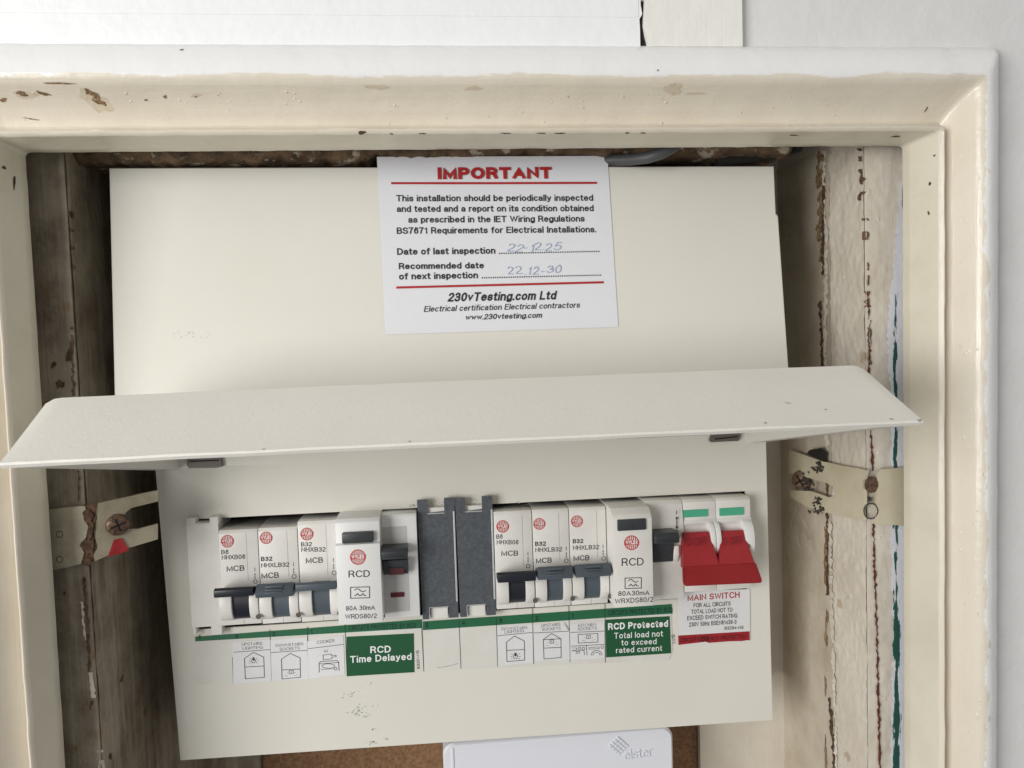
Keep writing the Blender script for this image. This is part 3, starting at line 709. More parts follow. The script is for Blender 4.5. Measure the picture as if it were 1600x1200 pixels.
w_ = MB(); patch(w_, PF, arc_px((1361, 757), 11, 0, 360, 16, 13)[:-1], c0, .35); mesh('pivot_hole', w_, M_RUST, hr)
w_ = MB(); pline(w_, PF, arc_px((1360, 798), 11, 0, 360, 16, 12), 2.2, c0, True, .45); mesh('pivot_rim', w_, M_BARE, hr)
w_ = MB(); w_.box(XRs-1.9, XRs+.6, 332.2, 337.5, at(1362, 782, 334).z, at(1362, 776, 334).z, .3); mesh('knuckle', w_, M_BARE, hr)

PLs = XPlane((XLs+1.4, 0, 0), (1, 0, 0)); PLf = front(332.4)
P2 = XPlane(at(143, 830, 332.4), Vector((.62, -1, 0)))   # the bent leaf leans out from the board
fr_l = [(60, 799), (100, 793), (128, 790), (134, 791), (136, 797)] + arc_px((141, 808), 9, 240, 120, 6, 10) + [(139, 822), (136, 838)] + arc_px((140, 853), 11, 235, 130, 6, 12) + [(128, 880), (105, 886), (68, 893), (60, 895)]
sd_l = [(149, 797), (152, 786), (185, 779), (225, 770), (246, 766), (246, 783), (205, 793), (196, 800), (193, 815), (198, 826), (215, 826), (246, 818), (246, 842), (212, 852), (180, 862), (148, 876), (146, 868)] + arc_px((141, 853), 11, 45, -40, 5, 11) + [(147, 830)] + arc_px((143, 808), 8, 50, -50, 4, 10)
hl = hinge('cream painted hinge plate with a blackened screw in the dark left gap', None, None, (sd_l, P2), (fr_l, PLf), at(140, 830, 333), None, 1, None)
screw(P2.pt(P2.uv(183, 819), 1.2), 4.6, P2.n+Vector((0, -.2, 0)), hl, M_RUST, .3)
w_ = MB(); w_.slab([PLf.pt(PLf.uv(*p), .15) for p in [(131, 790), (150, 786), (149, 876), (128, 884), (133, 840)]], PLf.n, .1); mesh('worn_patch', w_, M_CRACK, hl)
w_ = MB()
rr = random.Random(31)
B_PLf = bvh_of([MB().slab([PLf.pt(PLf.uv(*p), .95) for p in [(50, 780), (160, 770), (160, 890), (50, 900)]], PLf.n, .1)])
blob(w_, B_PLf, (137, 806), 8, 10, 0, 18, .1, .25, 600); blob(w_, B_PLf, (137, 853), 9, 13, 0, 18, .1, .35, 601); blob(w_, B_PLf, (141, 830), 4, 18, .1, 18, .12, .3, 602); blob(w_, B_PLf, (137, 878), 5, 8, 0, 14, .14, .4, 603)
for k, (x, y) in enumerate([(95, 873), (95, 834)]): pline(w_, PLf, circ((x, y), 5, 12), 1.2, c0, True, 1.0)
mesh('worn_patch', w_, M_CRACK, hl)
w_ = MB(); w_.slab([P2.pt(P2.uv(*p), 1.4) for p in [(177, 843), (189, 840), (201, 859), (184, 865), (168, 869)]], P2.n, .35)
tag(mesh('paint_flake', w_, mat('red_paint', (.42, .022, .025), .45, var=(.30, .015, .015), vscale=300)), 'small red triangular scrap below the screw of the left hinge plate', 'scrap')

cw = MB(); rr = random.Random(77)
for k in range(11):
    x, y = rr.uniform(1198, 1258), rr.uniform(770, 830); pts = []
    dx, dy = rr.uniform(-6, 7), rr.uniform(3, 14)
    for i in range(7): pts.append(atx(x, y, XRs-1.6-2.5*math.sin(i/6*math.pi)*rr.random())); x += dx+rr.uniform(-3, 3); y += dy*.7+rr.uniform(-2, 3)
    tube(cw, pts, .07, 4)
tag(mesh('cobweb', cw, mat('web_thread', (.62, .58, .50), .6)), 'wispy cobweb threads below the hinge plate on the bright side board', 'cobweb', kind='stuff')

# ------------------------------------------------------------------ meter box below
me = thing('meter_box', (55, 390, -330), 'smooth bluish white plastic meter box just below the fuse box', 'meter')
m_ = MB(); x0 = at(692, 1180, 384).x; x1 = at(1053, 1180, 384).x; ztop = at(870, 1151, 384).z
def rrect(x0, x1, z0, z1, r, n=8):
    o = []
    for cx, cz, a in ((x1-r, z1-r, 90), (x1-r, z0+r, 0), (x0+r, z0+r, -90), (x0+r, z1-r, -180)):
        for i in range(n+1): b = math.radians(a-90*i/n); o.append((cx+r*math.cos(b), cz+r*math.sin(b)))
    return o
oR = rrect(x0, x1, -320, ztop, 6); iR = rrect(x0+1, x1-1, -319, ztop-1, 5.5)
n = len(oR); m_.v += [Vector((x, 428, z)) for x, z in oR]+[Vector((x, 386.2, z)) for x, z in oR]+[Vector((x, 385.0, z)) for x, z in iR]
for k in range(n):
    j = (k+1) % n; m_.f += [[k, j, n+j, n+k], [n+k, n+j, 2*n+j, 2*n+k]]
m_.f.append([2*n+k for k in range(n)])
mesh('case', m_, M_METER, me, smooth_angle=40)
m_ = MB(); m_.box(x0+4.2, x0+5.6, 384.5, 386, -315, ztop-2, .3); mesh('case_ridge', m_, M_METER, me)
PM = front(385.0); e_ = MB(); cx, cy = 965.5, 1165
ux, uy = (6.0, 5.2), (-5.6, 5.6)
for i in range(4):
    for j in range(4):
        c = (cx+(i-1.5)*ux[0]*.72+(j-1.5)*uy[0]*.72, cy+(i-1.5)*ux[1]*.72+(j-1.5)*uy[1]*.72)
        q = [PM.pt(PM.uv(c[0]+a*ux[0]*.28+b*uy[0]*.28, c[1]+a*ux[1]*.28+b*uy[1]*.28), .7) for a, b in ((-1, -1), (1, -1), (1, 1), (-1, 1))]
        e_.slab(q, (0, -1, 0), .75)
mesh('emblem', e_, M_METER, me)
e_ = MB(); t_ = MB(); text(t_, PM, 'elster', (976, 1187), (1019, 1181), 15, .075, off=.55)
for f in t_.f: e_.slab([t_.v[k] for k in f], (0, -1, 0), .5)
mesh('lettering', e_, M_METER, me)

# ------------------------------------------------------------------ the consumer unit
YL = 375.0
cu = thing('fuse_box', (15, 400, -200), 'cream metal fuse box with its lid swung open, filling the recess', 'fuse box')
# lower cover with its slot
cor = [at(243, 735, YL), at(1197, 690, YL), at(1207, 1125, YL), at(282, 1188, YL)]
xa, xb = -133.6, 164.4; zt0, zb0 = -44.0, None
TLc = Vector((-135.9, YL, -44)); TRc = Vector((163.6, YL, -44)); BRc = cor[2]; BLc = cor[3]
hx0, hx1, hz0, hz1 = -121.2, 152.6, -133.2, -79.6
lc = MB(); hole = [Vector((hx0, YL, hz1)), Vector((hx1, YL, hz1)), Vector((hx1, YL, hz0)), Vector((hx0, YL, hz0))]
out = [TLc, TRc, BRc, BLc]; back = [Vector((p.x+(.9 if p.x < 0 else -.9), 424, p.z)) for p in out]; hb = [p+Vector((0, 1.2, 0)) for p in hole]
rim = [p+Vector((-.25 if p.x < 0 else .25, .5, -.25 if p.z < -100 else .25)) for p in out]
for i in range(4):
    j = (i+1) % 4; lc.poly([out[i], out[j], hole[j], hole[i]]); lc.poly([out[i], rim[i], rim[j], out[j]]); lc.poly([rim[i], back[i], back[j], rim[j]]); lc.poly([hole[i], hole[j], hb[j], hb[i]])
mesh('lower_cover', lc, M_UNIT, cu)
bx = MB(); bx.box(-131, 161, 392, 426, -192, 70); mesh('chassis', bx, M_DARK, cu)
# upper cover: leans out towards its foot
PU = Plane((0, 348, 79), (0, -100, 11.0)); 
def up_at(px, py): return PU.pt(PU.uv(px, py))
uA, uB = up_at(170, 262), up_at(1210, 259); uC, uD = up_at(179.5, 660), up_at(1238.5, 660)
s1, s2 = up_at(1213, 333), up_at(1216.5, 337)
uc = MB(); bkv = Vector((0, 80, 0)); fo = [uA, uB, s1, s2, uD, uC]
nU = PU.n; fo_in = [p+Vector((.5 if p.x < 0 else -.5, 0, -.5 if p.z > 50 else 0))+nU*.0 for p in fo]; edge = [p-nU*.6 for p in fo]
nf = len(fo); uc.v += fo_in+edge+[Vector((p.x, 424, p.z)) for p in fo]; uc.f.append(list(range(nf)))
for i in range(nf): j = (i+1) % nf; uc.f += [[i, j, nf+j, nf+i], [nf+i, nf+j, 2*nf+j, 2*nf+i]]
mesh('upper_cover', uc, M_UNIT, cu)
# hinge rail under the lid, with its two brown clips
PRl = front(366.5); rl = MB()
ra = [PRl.pt(PRl.uv(*p)) for p in [(270, 716), (278, 731.5), (1176, 694), (1188, 676)]]
rl.slab([ra[0], ra[3], ra[2], ra[1]], (0, -1, 0), 8.4); mesh('hinge_rail', rl, M_UNIT, cu)
for q in ([(293, 712), (344, 710), (347, 729), (339, 731), (295, 731.5), (292, 727)], [(1113, 677), (1155, 673), (1158, 681), (1154, 689), (1111, 691), (1109, 688)]):
    c_ = MB(); pc = front(364.5); P = [pc.pt(pc.uv(*p)) for p in q]; c_.slab(P, (0, -1, 0), 2.5)
    cc = mesh('clip', c_, M_CLIP, cu)
    g_ = MB(); pline(g_, pc, [(q[0][0]+4, q[0][1]+9), (q[1][0]-2, q[1][1]+9)], 2, c0, False, .15); mesh('clip_groove', g_, M_DARK, cc)
# lid: bent sheet, open
fL, fR = at(0.5, 722, 248.2), at(1441, 655.5, 248.2); cL, cR = at(74, 622, 282), at(1348, 570, 282)
hL, hR = Vector((-136.5, 336.2, -41)), Vector((160, 336.2, -41)); wL, wR = at(245, 735, 368), at(1196, 690.5, 368)
NX = 120; ld = MB(); prof = []
def lerp(a, b, t): return a+(b-a)*t
dn = Vector((0, 0.35, -1.9))
for i in range(NX+1):
    t = i/NX
    f_, c_, h_ = lerp(fL, fR, t), lerp(cL, cR, t), lerp(hL, hR, t)
    jag = .26*noise.noise(Vector((t*300*.7, 1, 1)))+.12*noise.noise(Vector((t*300*2.3, 4, 1)))
    e = min(t, 1-t)*300
    drop = 2.2*max(0, 1-e/4.0)**2        # rounded crest corners
    c_ = c_+Vector((0, -drop*.6, -drop*.8))
    u_ = f_+dn
    wz = lerp(wL, wR, t)
    if 11.5 < t*300 < 288: back_ = Vector((wz.x, 369, -45.5))
    else: back_ = wz.copy()
    row = [h_, lerp(c_, h_, .12)+Vector((0, 0, .35)), c_+Vector((0, -.2, .05)), lerp(c_, f_, .06)+Vector((0, 0, .1)), lerp(c_, f_, .5), lerp(f_, c_, .05), f_+Vector((0, -.5+jag, -.05+jag*.6)), f_+Vector((0, -.55+jag, -.85)), u_+Vector((0, jag*.5, 0)), u_+Vector((0, 1.2, .1)), back_]
    row = [p+Vector((0, .25*math.sin(t*9), .35*math.sin(t*3.1)-.15+.12*noise.noise(Vector((t*14, 2, 5))))) if 0 < k_ < 10 else p for k_, p in enumerate(row)]
    prof.append(row)
K = len(prof[0])
for row in prof: ld.v += row
for i in range(NX):
    for k in range(K-1): ld.f.append([i*K+k, i*K+k+1, (i+1)*K+k+1, (i+1)*K+k])
ld.f.append([k for k in range(K)]); ld.f.append([NX*K+k for k in range(K-1, -1, -1)])
lid = mesh('lid', ld, M_LID, cu, smooth_angle=35)
B_LID = bvh_of([ld]); lf = MB()
for k, (x, y, rx, ry) in enumerate([(1196, 661, 2.5, 1.2), (1393, 655, 3, 1), (1437, 657, 3.5, 1.6), (1231, 630, 5, .6), (1290, 640, 2, .8), (412, 702, 2, .9), (640, 690, 2, .8)]): blob(lf, B_LID, (x, y), rx, ry, .1, 12, .12, .4, 800+k)
mesh('scuff_mark', lf, mat('lid_scuff', (.34, .32, .29), .5), lid)
# scuffs
PLO = front(YL); rr = random.Random(17); sf = MB(); sf2 = MB()
c7 = lambda p: (250+p[0]/3.404, 1000+p[1]/3.404)
for cx, cy, sx, sy, n in ((1000, 290, 30, 14, 10), (1070, 270, 35, 14, 10), (1060, 365, 45, 22, 26), (1030, 390, 25, 20, 14), (1095, 405, 25, 12, 10), (1140, 470, 18, 8, 6), (1130, 545, 30, 10, 14), (1118, 235, 5, 8, 3), (1205, 530, 10, 9, 6), (1150, 350, 15, 6, 5)):
    for k in range(n):
        x, y = rr.gauss(cx, sx*.6), rr.gauss(cy, sy*.6); a = rr.uniform(-.9, .3); l = rr.uniform(2, 9); w = rr.uniform(1.2, 3.2)
        tgt = sf if rr.random() < .6 else sf2
        patch(tgt, PLO, [(x-l*math.cos(a), y-l*math.sin(a)), (x, y-w), (x+l*math.cos(a), y+l*math.sin(a)), (x+rr.uniform(-2, 2), y+w)], c7, .06+.004*k)
c2s = lambda p: p
for k in range(46):
    x, y = rr.choice(((rr.uniform(660, 700), rr.uniform(782, 800)), (rr.uniform(728, 756), rr.uniform(780, 795)), (rr.uniform(800, 830), rr.uniform(784, 789)), (rr.uniform(640, 652), rr.uniform(788, 792)))); l = rr.uniform(.8, 2.6); a = rr.uniform(-.8, .8)
    patch(sf, PLO, [(x-l*math.cos(a), y-l*math.sin(a)), (x, y-.5), (x+l*math.cos(a), y+l*math.sin(a)), (x, y+.5)], c0, .06+.004*(k % 9))
mesh('scuff_mark', sf, M_SCUFF, cu); mesh('scuff_mark', sf2, M_WHITEP, cu)
M_SCUFF2 = mat('faint_scuff', (.44, .425, .385), .5)
sf = MB()
for k in range(22):
    x, y = rr.choice((rr.uniform(268, 284), rr.uniform(312, 328), rr.uniform(290, 305))), rr.uniform(517, 529); l = rr.uniform(.6, 2.4); a = rr.uniform(-.5, .9)
    patch(sf, PU, [(x-l*math.cos(a), y-l*math.sin(a)), (x, y-.45), (x+l*math.cos(a), y+l*math.sin(a)), (x, y+.45)], c0, .06+.004*(k % 9))
mesh('scuff_mark', sf, M_SCUFF2, cu)

# ------------------------------------------------------------------ circuit breakers
GB = 'circuit breakers in the fuse box'
def arrow(mb, pl, x, y0, y1, c, r, cf):
    pline(mb, pl, [(x, y0), (x, y0+(y1-y0)*.35)], 3.2, cf); pline(mb, pl, [(x+.5, y0+(y1-y0)*.5), (x+1, y1)], 2.4, cf)
    for yy, s in ((y0+(y1-y0)*.52, 1), (y1, -1)): patch(mb, pl, [(x-3.5, yy+s*9), (x+.5, yy), (x+4.5, yy+s*9)], cf, .13)
    pline(mb, pl, circ(c, r, 14), 3.2, cf, True)
def breaker(x0, x1, zt, zb, bar, kind, cf, texts, lg, arr, label, seam):
    t = thing('circuit_breaker', ((x0+x1)/2, 372, zb), label, 'circuit breaker', GB)
    w = x1-x0; pl = front(368.0)
    zc = (bar[0]+bar[1])/2                       # bar = z of the toggle's lower and upper edge
    b = MB()
    b.prism([(395, zt), (369.0, zt), (368.0, zt-1.6), (368, bar[0]-1.5), (368, zb), (395, zb)], x0+.14, x1-.14, .22)
    body = mesh('body', b, M_PLAS, t, smooth_angle=30)
    sa, sb_ = x0+w*.32, x0+w*.76
    zlo, zhi = zb+2.6, bar[0]+1.2; pr = []
    for i in range(13):
        a = math.pi*(i/12); pr.append((368.3-5.6*math.sin(a)**.8, zhi+(zlo-zhi)*(1-math.cos(a))/2))
    c = MB(); c.prism(pr, x0+.2, sa, .35); c.prism(pr, sb_, x1-.2, .35)
    mesh('toggle_guard', c, M_PLAS, t, smooth_angle=40)
    s = MB(); pr2 = [(y+1.6, z) for y, z in pr]; s.prism(pr2, sa+.25, sb_-.25)
    col = M_BLKT if kind == 'black' else M_GRYT
    h = MB()
    if kind == 'thick':
        h.prism([(366, bar[1]-3.4), (358.5, bar[1]-.5), (354.5, bar[0]+2.4), (355.8, bar[0]), (364, bar[0]-.3)], x0+.5, x1-.6, .5)
        for k in range(3): h.box(x0+5, x1-5.4, 355.2-.9+.75*k, 356.6+.75*k-.9+.5, bar[0]+2.2+1.15*k, bar[0]+2.8+1.15*k, .12)
    else:
        h.prism([(366, bar[1]-2.8), (357.0, bar[1]-.1), (355.2, bar[1]-.8), (355.4, bar[0]+.4), (357, bar[0]), (366, bar[0]-.2)], x0+.3, x1-.3, .35)
    h.v += []; i0 = len(h.v); h.v += s.v; h.f += [[a+i0 for a in f] for f in s.f]
    mesh('toggle', h, col, t, smooth_angle=30)
    ho = MB(); ho.add(*cyl((x1-.1, 362.6, zlo+2.6), 1.25)); mesh('guard_hole', ho, mat('guard_hole_shade', (.09, .08, .07), .6), t)
    sm = MB(); sm.box(x0+w*seam, x0+w*seam+.16, 367.96, 369, bar[1]-.5, zt-1.8); sm.box(x0+w*.54, x0+w*.54+.14, 367.96, 369, zb+.1, zb+2.6); mesh('seam', sm, M_SCUFF, t)
    mb = MB()
    for s_, L_, R_, hh, wt in texts: text(mb, pl, s_, L_, R_, hh, wt, cf)
    arrow(mb, pl, *arr, cf)
    mesh('lettering', mb, M_INKB, t)
    logo(t, pl, *lg, cf)
    return t
def cyl(c, r, n=14):
    vs = [(c[0]+r*math.cos(2*math.pi*k/n), c[1]-.25, c[2]+r*math.sin(2*math.pi*k/n)) for k in range(n)]
    return vs, [list(range(n))]
zbar = lambda cf, ylo, yhi, x: (at(*cf((x, ylo)), 356).z, at(*cf((x, yhi)), 356).z)
R_, B_ = .14, .19
breaker(-106.6, -88.5, -84.3, -129.6, zbar(c1, 648, 592, 380), 'black', c1,
  [('B6', (285, 398), (327, 396), 26, R_), ('NHXB06', (287, 430), (425, 424), 27, R_), ('MCB', (316, 498), (420, 494), 33, R_)], ((320, 321), 38), (481, 475, 540, (484, 557), 11),
  'black toggle circuit breaker over the upstairs lighting sticker, leftmost of all', .70)
breaker(-88.4, -70.2, -84.2, -130.0, zbar(c1, 648, 568, 615), 'thick', c1,
  [('B32', (517, 438), (583, 436), 26, B_), ('NHXLB32', (518, 475), (683, 470), 26, R_), ('MCB', (520, 540), (622, 535), 33, R_)], ((547, 301), 37), (708, 445, 510, (711, 527), 12),
  'circuit breaker with thick grey ribbed toggle over the downstairs sockets sticker', .73)
breaker(-70.1, -51.2, -82.0, -130.3, zbar(c1, 612, 560, 850), 'thin', c1,
  [('B32', (752, 352), (815, 350), 25, R_), ('NHXB32', (753, 383), (895, 382), 27, R_), ('MCB', (780, 450), (880, 447), 33, R_)], ((786, 279), 38), (942, 420, 485, (946, 506), 12),
  'circuit breaker with plain thin grey toggle over the cooker sticker', .70)
breaker(23.2, 41.9, -82.2, -130.2, zbar(c2, 600, 538, 620), 'black', c2,
  [('B6', (508, 345), (545, 343), 26, R_), ('NHXB06', (510, 377), (637, 377), 26, R_), ('MCB', (537, 444), (635, 444), 31, R_)], ((545, 272), 37), (693, 420, 482, (694, 503), 11),
  'black toggle circuit breaker over the downstairs lighting sticker, beside the steel plates', .74)
breaker(42.0, 60.1, -82.2, -130.4, zbar(c2, 582, 507, 845), 'thick', c2,
  [('B32', (735, 387), (798, 385), 26, B_), ('NHXLB32', (736, 422), (893, 418), 26, R_), ('MCB', (740, 488), (833, 484), 31, R_)], ((760, 257), 35), (917, 390, 455, (918, 472), 11),
  'circuit breaker with thick grey ribbed toggle over the upstairs sockets sticker', .72)
breaker(60.2, 78.6, -82.2, -130.4, zbar(c2, 568, 492, 1070), 'thick', c2,
  [('B32', (956, 371), (1017, 369), 25, B_), ('NHXLB32', (957, 410), (1110, 405), 26, R_), ('MCB', (960, 473), (1053, 470), 31, R_)], ((980, 242), 35), (1133, 378, 440, (1137, 459), 11),
  'circuit breaker with thick grey ribbed toggle over the kitchen sockets sticker', .74)

# ------------------------------------------------------------------ residual current devices
GR = 'residual current devices in the fuse box'
def wave_symbol(mb, pl, x0, y0, x1, y1, cf):
    pline(mb, pl, [(x0, y0+3), (x1, y0), (x1, y1-3), (x0, y1)], 4.5, cf, True)
    w, h = x1-x0, y1-y0
    pline(mb, pl, [(x0+w*(.2+.6*i/14), y0+h*(.30-.13*math.sin(2*math.pi*i/14))) for i in range(15)], 4.5, cf)
    pline(mb, pl, [(x0+w*.2, y0+h*.76), (x0+w*.28, y0+h*.76)]+[(x0+w*(.28+.16*i/6), y0+h*(.76-.16*math.sin(math.pi*i/6))) for i in range(1, 7)]+[(x0+w*.56, y0+h*.76)]+[(x0+w*(.56+.16*i/6), y0+h*(.76-.16*math.sin(math.pi*i/6))) for i in range(1, 7)]+[(x0+w*.82, y0+h*.75)], 4.5, cf)
P355 = front(355.0)
t = thing('residual_current_device', (-32, 370, -130), 'residual current device with dark red indicator and window, above the time delayed sticker', 'RCD', GR)
b = MB(); b.prism([(395, -79.6), (359.5, -79.6), (357.6, -81.2), (357.0, -90.6), (355, -91.0), (355, -128.2), (395, -128.2)], -50.9, -30.6, .3)
b.prism([(395, -80.4), (367, -80.4), (366, -81.6), (366, -130.4), (395, -130.4)], -30.5, -13.9, .25)
mesh('body', b, M_PLAS2, t, smooth_angle=30)
q = lambda cf, x, y, Y: at(*cf((x, y)), Y)
a1, a2 = q(c1, 993, 335, 355.5), q(c1, 1175, 264, 355.5); b = MB(); b.box(a1.x, a2.x, 354.6, 362, a1.z, a2.z, .55)
bt = mesh('test_button', b, M_DKT, t, smooth_angle=30)
g = MB(); pline(g, front(354.6), [(1060, 303), (1095, 301)], 3, c1); pline(g, front(354.6), [(1078, 303), (1078, 325)], 3, c1); mesh('button_mark', g, M_INK, bt)
a1, a2 = q(c1, 1228, 740, 365.9), q(c1, 1370, 232, 365.9); b = MB(); b.box(a1.x, a2.x, 365.85, 366.5, a1.z, a2.z); mesh('recess', b, mat('recess_plastic', (.50, .50, .495), .45), t)
a1, a2 = q(c1, 1233, 528, 360), q(c1, 1376, 430, 360); b = MB(); b.prism([(366, a2.z), (360, a2.z), (362.5, a1.z), (366, a1.z)], a1.x, a2.x, .2)
a3, a4 = q(c1, 1222, 438, 355), q(c1, 1373, 362, 355); b.prism([(366, a4.z-.3), (356, a4.z), (354.4, a4.z-1.5), (355, a3.z+.4), (358, a3.z), (366, a3.z+.4)], a3.x, a4.x, .4)
for k in range(3): b.box(a3.x+1, a4.x-1, 354.2, 355.2, a3.z+1.3+k*1.0, a3.z+1.7+k*1.0, .1)
tg = mesh('toggle', b, M_DKT, t, smooth_angle=30)
m_ = MB(); patch(m_, front(361.2), [(1266, 478), (1356, 475), (1357, 515), (1268, 518)], c1, .3); mesh('toggle_mark', m_, mat('dull_red_mark', (.07, .012, .014), .4), tg)
m_ = MB(); a1, a2 = q(c1, 1278, 650, 365.6), q(c1, 1355, 619, 365.6); m_.box(a1.x, a2.x, 365.3, 366, a1.z, a2.z); mesh('indicator', m_, M_DKWIN, t)
m_ = MB(); text(m_, P355, 'RCD', (1030, 533), (1155, 530), 40, .12, c1); wave_symbol(m_, P355, 1042, 588, 1153, 655, c1)
text(m_, P355, '80A 30mA', (1015, 728), (1185, 722), 27, .12, c1); text(m_, P355, 'WRDS80/2', (1010, 776), (1195, 771), 27, .12, c1); mesh('lettering', m_, M_INK, t)
logo(t, P355, (1085, 414), 46, c1)

t = thing('residual_current_device', (97, 370, -130), 'residual current device with double arrow by its toggle, next to the red switch', 'RCD', GR)
b = MB(); b.prism([(395, -81.4), (360, -81.4), (356.5, -84.0), (355, -86.0), (355, -128.6), (395, -128.6)], 78.9, 98.1, .35)
b.prism([(395, -80.6), (368, -80.6), (366.4, -82.4), (364.5, -92), (364.0, -100), (365, -112), (366.2, -117), (366.4, -130), (395, -130)], 98.2, 116.6, .25)
mesh('body', b, M_PLAS, t, smooth_angle=30)
a1, a2 = q(c3, 180, 320, 354.4), q(c3, 357, 240, 354.4); b = MB(); b.box(a1.x, a2.x, 354.0, 362, a1.z, a2.z, .45); bt = mesh('test_button', b, M_DKT, t, smooth_angle=30)
g = MB(); pline(g, front(354.0), [(262, 278), (290, 277)], 3.4, c3); pline(g, front(354.0), [(276, 278), (276, 303)], 3.4, c3); mesh('button_mark', g, M_INK, bt)
a1, a2 = q(c3, 404, 520, 362.5), q(c3, 528, 385, 362.5); b = MB(); b.prism([(366, a2.z), (361, a2.z), (363.6, a1.z), (366, a1.z)], a1.x, a2.x, .2)
a3, a4 = q(c3, 412, 408, 354), q(c3, 565, 328, 354); b.prism([(366, a4.z-.3), (355, a4.z), (353, a4.z-1.5), (353.6, a3.z+.6), (357, a3.z), (366, a3.z+.4)], a3.x, a4.x, .55)
for k in range(3): b.box(a3.x+1, a4.x-1, 352.8, 354, a3.z+1.3+k*1.0, a3.z+1.7+k*1.0, .1)
mesh('toggle', b, M_DKT, t, smooth_angle=30)
b = MB(); a5, a6 = q(c3, 535, 520, 363), q(c3, 560, 408, 363); b.prism([(366, a6.z), (362.2, a6.z), (362, (a5.z+a6.z)/2), (364.5, a5.z), (366, a5.z)], a2.x+.05, a6.x, .3); mesh('toggle_guard', b, M_PLAS, t, smooth_angle=30)
m_ = MB(); text(m_, P355, 'RCD', (205, 537), (342, 533), 48, .115, c3); wave_symbol(m_, P355, 226, 610, 328, 678, c3)
text(m_, P355, '80A', (183, 725), (262, 722), 30, .12, c3); text(m_, P355, '30mA', (268, 722), (378, 718), 30, .12, c3); text(m_, P355, 'WRXDS80/2', (163, 773), (403, 760), 31, .12, c3)
PA = front(363.9)
pline(m_, PA, [(548, 190), (548, 215)], 5, c3); pline(m_, PA, [(549, 232), (550, 300)], 5, c3)
patch(m_, PA, [(540, 243), (549, 225), (558, 243)], c3); patch(m_, PA, [(541, 290), (550, 308), (559, 290)], c3); pline(m_, PA, circ((551, 322), 8, 12), 4, c3, True)
mesh('lettering', m_, M_INK, t); logo(t, P355, (267, 392), 47, c3)

# ------------------------------------------------------------------ main switch
t = thing('main_switch', (135, 372, -128), 'main switch with a wide red double toggle and two green windows', 'switch')
b = MB()
for xa_, xb_ in ((117.0, 133.6), (133.8, 151.4)):
    b.prism([(395, -80.8), (368, -80.8), (366.4, -82.0), (366.0, -90.5), (364.5, -92.0), (365.5, -93.5), (367, -118), (367, -127.2), (395, -127.2)], xa_, xb_, .25)
mesh('body', b, M_PLAS, t, smooth_angle=30)
for p in (((592, 235), (743, 182)), ((818, 225), (968, 170))):
    a1, a2 = q(c3, *p[0], 365.6), q(c3, *p[1], 365.6); m_ = MB(); m_.box(a1.x, a2.x, 365.4, 367, a1.z, a2.z, .15); mesh('indicator_window', m_, M_WIN, t)
# red toggle: two paddles joined by a broad lip
zT, zM = -92.6, -108.8; b = MB()
def plate3(pts, d, r):
    A = [q(c3, x, y, Y) for x, y, Y in pts]; Bk = [p+Vector((0, d, -.25*d)) for p in A]; n = len(A); bm = bmesh.new()
    va = [bm.verts.new(p) for p in A]; vb = [bm.verts.new(p) for p in Bk]; bm.faces.new(va); bm.faces.new(vb[::-1])
    for i in range(n): bm.faces.new((va[i], vb[i], vb[(i+1) % n], va[(i+1) % n]))
    bmesh.ops.recalc_face_normals(bm, faces=bm.faces[:]); bmesh.ops.bevel(bm, geom=bm.edges[:], offset=r, segments=2, affect='EDGES'); b.from_bm(bm)
plate3([(592, 328, 362), (752, 322, 362), (818, 532, 354.6), (592, 548, 354.6)], 5, .3)
plate3([(830, 318, 362), (966, 312, 362), (1040, 522, 354.6), (812, 534, 354.6)], 5, .3)
plate3([(592, 540, 354.7), (1046, 516, 354.7), (1086, 628, 346.6), (1082, 643, 345.9), (608, 664, 345.9), (597, 645, 346.6)], 3.0, .4)
tg = mesh('toggle', b, M_RED, t, smooth_angle=30)
PT = Plane((0, 361.9, zT-.3), (0, -18.3, 7.4)); m_ = MB()
for L_, R2 in (((606, 414), (748, 404)), ((836, 408), (970, 398))):
    a = 'O OFF'; text(m_, PT, a, L_, R2, 48, .11, c3, off=.1, sp=.10)
mesh('lettering', m_, mat('moulded_dark_red', (.20, .009, .013), .5), tg)
PJ = front(354.4)
# white guards beside the paddles
b = MB(); zlo = -111.5; pr = []
for i in range(13):
    a = math.pi*i/12; pr.append((367.5-8.0*math.sin(a)**.8, -91.2+(zlo+91.2)*(1-math.cos(a))/2))
for xa_, xb_ in ((128.8, 131.3), (131.6, 134.1), (146.1, 150.9)): b.prism(pr, xa_, xb_, .35)
mesh('toggle_guard', b, M_PLAS2, t, smooth_angle=40)
b = MB(); b.add(*cyl((130.2, 360.5, -104), 1.0)); b.add(*cyl((147.6, 359.8, -103.5), 1.0)); mesh('guard_hole', b, M_SCUFF, t)

